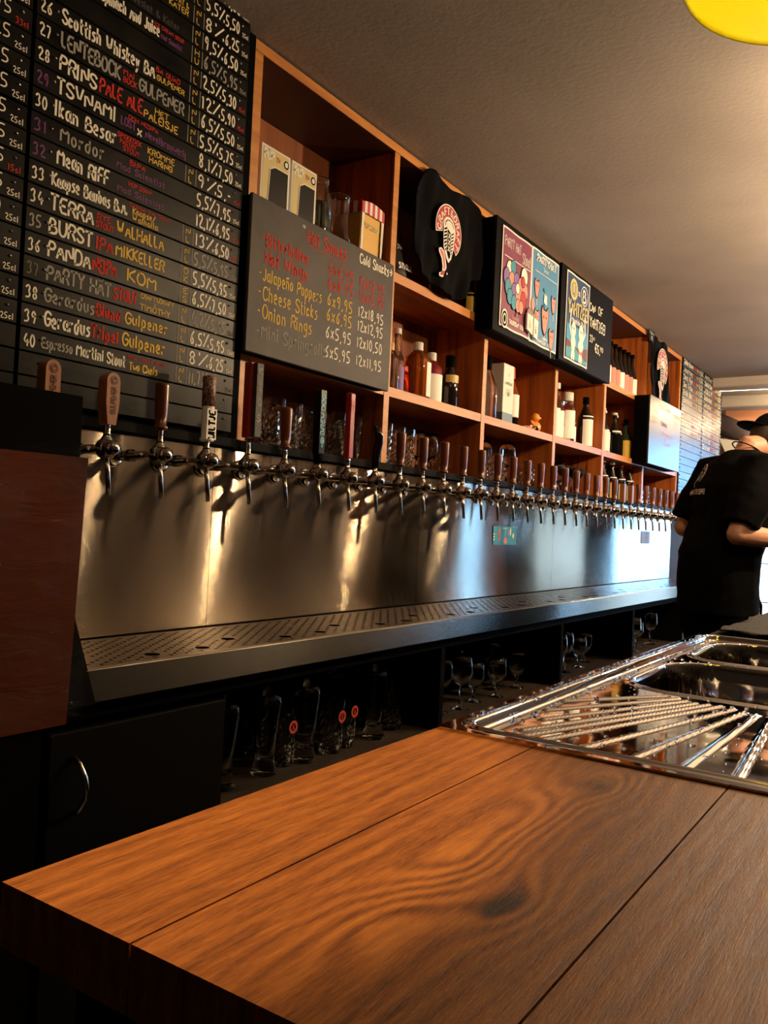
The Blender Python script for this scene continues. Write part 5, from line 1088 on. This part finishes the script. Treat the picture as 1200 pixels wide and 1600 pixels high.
for i in range(5):
    z = ZF+.25+i*.26; mb = MB()
    for k in range(14): mb.box(fx+.08, fx+.57, fy0+.04+.041*k, fy0+.044+.041*k, z, z+.004)
    mb.box(fx+.08, fx+.086, fy0+.04, fy1-.04, z-.003, z+.005); mb.build('wire_shelf', M['paper'], fr)
mb = MB(); mb.box(fx, fx+.045, fy0, fy0+.05, ZF+.06, fz1, 0, .003); mb.box(fx, fx+.045, fy1-.034, fy1, ZF+.06, fz1, 0, .003); mb.box(fx, fx+.045, fy0+.05, fy1-.05, fz1-.05, fz1); mb.box(fx, fx+.045, fy0+.05, fy1-.05, ZF+.06, ZF+.12); dr = mb.build('door', M['black'], fr)
mb = MB(); mb.box(fx+.018, fx+.024, fy0+.05, fy1-.034, ZF+.12, fz1-.05); mb.build('pane', M['glass'], dr)
mb = MB(); mb.tube([(fx-.001, fy1-.035, -.32), (fx-.035, fy1-.05, -.34), (fx-.05, fy1-.075, -.42), (fx-.05, fy1-.075, -.50), (fx-.035, fy1-.05, -.58), (fx-.001, fy1-.035, -.60)], .009, 8); mb.build('handle', M['black'], dr)
mb = MB(); mb.slab([(fx-.0005, fy1-.045, -.50), (fx-.0005, fy1-.005, -.50), (fx-.0005, fy1-.005, -.44), (fx-.0005, fy1-.045, -.44)], (-.002, 0, 0)); mb.build('blue_sticker', M['paper'], dr)
for i, (y, c1, c2, lb) in enumerate(((.955, 'labelred', 'paper', 'red and white can on top of the fridge, left'), (.865, 'paper', 'labelred', 'white pot with red print on top of the fridge'), (.775, 'labelred', 'gold', 'red can with gold top beyond the white pot'))):
    th = thing('drink_can', lb, 'can', (6.08, y, fz1), 'cans on the fridge'); mb = MB(); mb.lathe([(0, 0), (.034, 0), (.036, .006), (.036, .105), (.030, .118), (0, .118)], (0, 0, .001), 18); mb.build('body', M[c1], th, world=False)
    mb = MB(); mb.lathe([(.037, .03), (.0372, .075)], (0, 0, 0), 18); mb.build('band', M[c2], th, world=False)
# far-end panel, duct and white sign
hd = thing('extractor_duct', 'dark slanting duct below the far ceiling', 'duct', (8.7, 1.6, 1.0))
mb = MB(); mb.tube([(8.75, 1.95, 1.20), (8.75, 1.62, 1.04), (8.75, 1.50, .72)], [.10, .11, .12], 16); mb.build('pipe', mat('duct_grey', (.10, .08, .09), .35), hd)
sg = thing('pennant_sign', 'white triangular pennant hanging at the far wall', 'pennant', (8.4, 1.68, .9))
mb = MB(); mb.slab([(8.4, 1.79, .97), (8.4, 1.52, .93), (8.4, 1.70, .78)], (.004, 0, 0)); mb.build('pennant', M['paper'], sg)
mb = MB(); mb.tube([(8.403, 1.84, .975), (8.403, 1.52, .935)], .003, 5); mb.build('string', M['black'], sg)

# ================================================================== BARMAN
f_ = Vector((.70, -.714, 0)); r_v = Vector((-.714, -.70, 0)); zz = Vector((0, 0, 1))
Sc = Vector((3.94, .755, .325))
def loft(mb, rings, n=20):
    """rings: (centre, half width along r_v, half depth along f_)"""
    P = []
    for c, a, b in rings:
        for k in range(n):
            q = 2*PI*k/n; ca, sa = math.cos(q), math.sin(q)
            P.append(Vector(c) + r_v*(a*math.copysign(abs(ca)**.85, ca)) + f_*(b*math.copysign(abs(sa)**.85, sa)))
    fs = [(i*n+k, i*n+(k+1) % n, (i+1)*n+(k+1) % n, (i+1)*n+k) for i in range(len(rings)-1) for k in range(n)]
    fs += [tuple(range(n-1, -1, -1)), tuple((len(rings)-1)*n+k for k in range(n))]
    mb.add(P, fs, 0, True)
def ell(mb, c, a, b, h, ax=None, seg=16, rings=12):
    i0 = len(mb.v); mb.sphere((0, 0, 0), 1.0, 0, seg, rings)
    A, B, D = ax or (r_v, f_, zz)
    for i in range(i0, len(mb.v)): p = mb.v[i]; mb.v[i] = tuple(Vector(c) + A*(p[0]*a) + B*(p[1]*b) + D*(p[2]*h))
def remesh(mb, name, mat_, parent, vox, smooth=3, cut=None):
    o = mb.build(name, mat_, None)
    m1 = o.modifiers.new('r', 'REMESH'); m1.mode = 'VOXEL'; m1.voxel_size = vox
    m2 = o.modifiers.new('s', 'SMOOTH'); m2.iterations = smooth; m2.factor = .5
    bpy.context.view_layer.update()
    me = bpy.data.meshes.new_from_object(o.evaluated_get(bpy.context.evaluated_depsgraph_get()))
    o.modifiers.clear(); o.data = me; me.name = name
    me.transform(Matrix.Translation(-parent.location)); o.parent = parent
    for p in me.polygons: p.use_smooth = True
    if not me.materials: me.materials.append(mat_)
    return o
man = thing('person', 'barman in black t-shirt and cap bending over beside the taps', 'person', (3.90, .86, ZF))
hip = Vector((3.89, .81, -.20))
shR, shL = Sc + r_v*.185, Sc - r_v*.185
elR = shR - f_*.13 - zz*.30 + r_v*.03; wrR = elR + f_*.255 - zz*.020 + r_v*.02
elL = shL - f_*.12 - zz*.275 - r_v*.03; wrL = elL + f_*.235 + r_v*.12 + zz*.02
neck0 = Sc + f_*.02 + zz*.03; hd_c = Sc + f_*.180 + zz*.135
hf = (f_*.88 - zz*.30 + r_v*.38).normalized(); hr = (r_v - hf*r_v.dot(hf)).normalized(); hu = hr.cross(hf); hu = hu if hu.z > 0 else -hu
b = MB()
# trunk
loft(b, [(hip - zz*.10, .155, .105), (hip, .165, .115), (hip + zz*.14 + f_*.01, .145, .10), (Sc - zz*.20 - f_*.0, .165, .115), (Sc - zz*.07, .175, .110), (Sc + zz*.02, .12, .07), (Sc + zz*.06 + f_*.02, .06, .055)])
b.tube([neck0 - zz*.03, neck0 + zz*.06 + f_*.035, hd_c - zz*.04 - hf*.02], [.066, .060, .058], 16)
for sd, sh_, el, wr in ((1, shR, elR, wrR), (-1, shL, elL, wrL)):
    b.tube([sh_ - r_v*.03*sd, sh_, sh_.lerp(el, .5), el], [.062, .060, .050, .044], 14)
    b.tube([el, el.lerp(wr, .28), el.lerp(wr, .7), wr], [.043, .046, .036, .028], 14); ell(b, el, .045, .045, .045)
    # hand: palm, four unequal bent fingers, side thumb
    d = (wr - el).normalized(); side = (zz - d*zz.dot(d)).normalized(); out = d.cross(side)
    pc0 = wr + d*.05
    ell(b, pc0, .050, .036, .018, (d, side, out), 12, 8)
    for i, (ln, off) in enumerate(((.066, .030), (.076, .010), (.070, -.010), (.054, -.029))):
        p0 = wr + d*.078 + side*off*.9; p1 = p0 + d*ln*.45 - out*.010*sd; p2 = p1 + d*ln*.30 - out*.022*sd; p3 = p2 + d*ln*.12 - out*.022*sd
        b.tube([wr + d*.045 + side*off*.75, p0, p1, p2, p3], [.010, .0095, .0088, .008, .007], 8)
    p0 = wr + d*.022 + side*.030; p1 = p0 + d*.030 + side*.022 - out*.012*sd; p2 = p1 + d*.028 + side*.004 - out*.010*sd
    b.tube([wr + d*.02 + side*.012, p0, p1, p2], [.013, .0125, .0105, .0085], 8)
# legs and feet
for sd in (1, -1):
    h0 = hip + r_v*.088*sd - zz*.08; kn = h0 - zz*.44 + f_*.03; an = Vector((kn.x, kn.y, ZF+.09)) - f_*.02
    b.tube([h0 + zz*.06, h0 - zz*.05, h0.lerp(kn, .5), kn], [.088, .092, .074, .056], 16)
    b.tube([kn, kn.lerp(an, .3) - f_*.01, kn.lerp(an, .75), an], [.056, .058, .040, .036], 16)
    ell(b, an - zz*.045 + f_*.06, .040, .115, .036)
# head
A_ = (hr, hf, hu)
ell(b, hd_c + hu*.015, .076, .096, .105, A_, 20, 14); ell(b, hd_c - hu*.055 + hf*.030, .056, .062, .060, A_)
ell(b, hd_c - hu*.092 + hf*.060, .026, .026, .020, A_)
b.tube([hd_c + hu*.012 + hf*.090, hd_c - hu*.016 + hf*.108, hd_c - hu*.028 + hf*.112], [.009, .012, .014], 10)
for q in (-1, 1):
    ell(b, hd_c + hr*.080*q - hu*.008 - hf*.006, .010, .022, .033, A_)
    ell(b, hd_c + hr*.030*q + hu*.026 + hf*.088, .024, .012, .008, A_); ell(b, hd_c + hr*.032*q - hu*.022 + hf*.074, .020, .018, .016, A_)
ell(b, hd_c - hu*.054 + hf*.092, .024, .010, .005, A_); ell(b, hd_c - hu*.064 + hf*.090, .020, .010, .006, A_)
body = remesh(b, 'body', M['flesh'], man, .006, 3)
e = MB()
for q in (-1, 1): ell(e, hd_c + hr*.030*q + hu*.006 + hf*.084, .011, .009, .008, A_)
e.build('eyes', M['paper'], man)
# t-shirt
b = MB()
loft(b, [(hip - zz*.13 - f_*.0, .195, .150), (hip - zz*.05 + f_*.0, .195, .150), (hip + zz*.14, .190, .150), (Sc - zz*.22 - f_*.01, .195, .155), (Sc - zz*.08 - f_*.01, .195, .145), (Sc + zz*.005, .160, .110), (Sc + zz*.055 + f_*.015, .095, .075), (Sc + zz*.075 + f_*.025, .072, .066)], 24)
for sd, sh_, el in ((1, shR, elR), (-1, shL, elL)):
    b.tube([sh_ - r_v*.07*sd - zz*.015, sh_ - r_v*.0*sd - zz*.01, sh_.lerp(el, .45), sh_.lerp(el, .90)], [.080, .086, .084, .078], 16)
tee = remesh(b, 't_shirt', M['cloth'], man, .010, 4)
tex = bpy.data.textures.new('folds', 'CLOUDS'); tex.noise_scale = .14
dm = tee.modifiers.new('d', 'DISPLACE'); dm.texture = tex; dm.strength = .020; dm.mid_level = .5
# trousers and shoes
b = MB(); loft(b, [(hip - zz*.22, .180, .125), (hip - zz*.10, .182, .132), (hip - zz*.0, .172, .125)])
for sd in (1, -1):
    h0 = hip + r_v*.090*sd - zz*.08; kn = h0 - zz*.44 + f_*.03; an = Vector((kn.x, kn.y, ZF+.07)) - f_*.02
    b.tube([h0 - zz*.02, h0.lerp(kn, .5), kn, kn.lerp(an, .5), an], [.105, .092, .075, .068, .062], 16)
remesh(b, 'trousers', M['cloth'], man, .012, 3)
for sd in (1, -1):
    h0 = hip + r_v*.088*sd - zz*.08; kn = h0 - zz*.44 + f_*.03; an = Vector((kn.x, kn.y, ZF+.09)) - f_*.02
    b = MB(); ell(b, an - zz*.045 + f_*.055, .048, .140, .045); b.v = [(p[0], p[1], max(p[2], ZF+.001)) for p in b.v]; b.build('shoe', M['blackgloss'], man)
# hair and cap (worn backwards, brim over the neck)
b = MB(); ell(b, hd_c + hu*.012 - hf*.012, .086, .100, .102, A_, 20, 14); ell(b, hd_c - hu*.045 - hf*.055, .066, .045, .050, A_); 
for q in (-1, 1): ell(b, hd_c + hr*.074*q - hu*.02 - hf*.012, .012, .030, .045, A_)
i_keep = []
hair = remesh(b, 'hair', M['hair'], man, .007, 2)
bm = bmesh.new(); bm.from_mesh(hair.data)
off = -man.location
bmesh.ops.bisect_plane(bm, geom=bm.verts[:]+bm.edges[:]+bm.faces[:], plane_co=(hd_c + hf*.045 + hu*.0 + off), plane_no=(hf*.95 - hu*.45), clear_outer=True); bm.to_mesh(hair.data); bm.free()
b = MB(); n = 28; P = []
for i in range(9):
    q = PI/2*i/8
    for k in range(n):
        a = 2*PI*k/n; P.append(hd_c + hu*(.030 + .088*math.sin(q)) + hr*(.092*math.cos(q)**.8*math.cos(a)) + hf*(.108*math.cos(q)**.8*math.sin(a) - .002))
b.add(P, [(i*n+k, i*n+(k+1) % n, (i+1)*n+(k+1) % n, (i+1)*n+k) for i in range(8) for k in range(n)], 0, True)
cap_ = b.build('cap', M['cloth'], man)
b = MB(); P = []
for i in range(13):
    a = PI*1.22 + PI*.56*i/12
    for rr in (1.0, 1.0 + .62*math.sin(PI*i/12)**.6): P.append(hd_c + hu*(.032 - .012*(rr-1)) + hr*(.092*rr*math.cos(a)) + hf*(.108*rr*math.sin(a) - .002))
b.add(P, [(2*i, 2*i+2, 2*i+3, 2*i+1) for i in range(12)], 0, True)
br_ = b.build('brim', M['cloth'], cap_); md = br_.modifiers.new('s', 'SOLIDIFY'); md.thickness = .004
br_.location = (0, 0, 0)
b = MB(); P = [neck0 + r_v*(.062*math.cos(a)) + f_*(.060*math.sin(a) + .022) + zz*(.052 - .030*math.sin(a)) for a in [2*PI*i/24 for i in range(25)]]; b.tube(P, .0030, 6); b.build('neck_cord', M['black'], man)
# back print dropped onto the shirt
from mathutils.bvhtree import BVHTree
bv = BVHTree.FromPolygons([v.co + man.location for v in tee.data.vertices], [tuple(p.vertices) for p in tee.data.polygons])
def drape(mb, name, mats, par):
    out = []
    for p in mb.v:
        p = Vector(p); h = bv.ray_cast(p - f_*.5, f_)
        out.append(tuple((h[0] - f_*.009) if h[0] is not None else p))
    mb.v = out; return mb.build(name, mats, par)
bu = r_v.copy(); 
b = MB(); o = Sc - f_*.3 - r_v*.075 - zz*.035
ring(b, 0, 0, .040, .043, -.9, 3.6, o, bu, zz, 0, ky=1.1); ring(b, 0, 0, .028, .030, -.9, 3.6, o, bu, zz, 0)
for i in range(9):
    a = math.radians(195 - i*28); text(b, 'CRAFTDRAFT'[i], o + bu*(.033*math.cos(a)) + zz*(.034*math.sin(a)), bu, zz, .009, .005, .2, 0)
ring(b, 0, -.008, .013, .016, 0, 2*PI, o, bu, zz, 0, ky=1.3); text(b, 'XXX', o + bu*(-.003) - zz*.03, bu*.3 + zz*.0, zz, .02, .02, .1, 0)
b.tube([o - bu*.012 - zz*.026, o - bu*.022 - zz*.045, o - bu*.010 - zz*.062], .0022, 5)
text(b, 'NEW WAY TO SERVE!', Sc - f_*.3 - r_v*.15 - zz*.128, bu, zz, .022, .165, .14, 0)
drape(b, 'back_print', M['label'], tee)
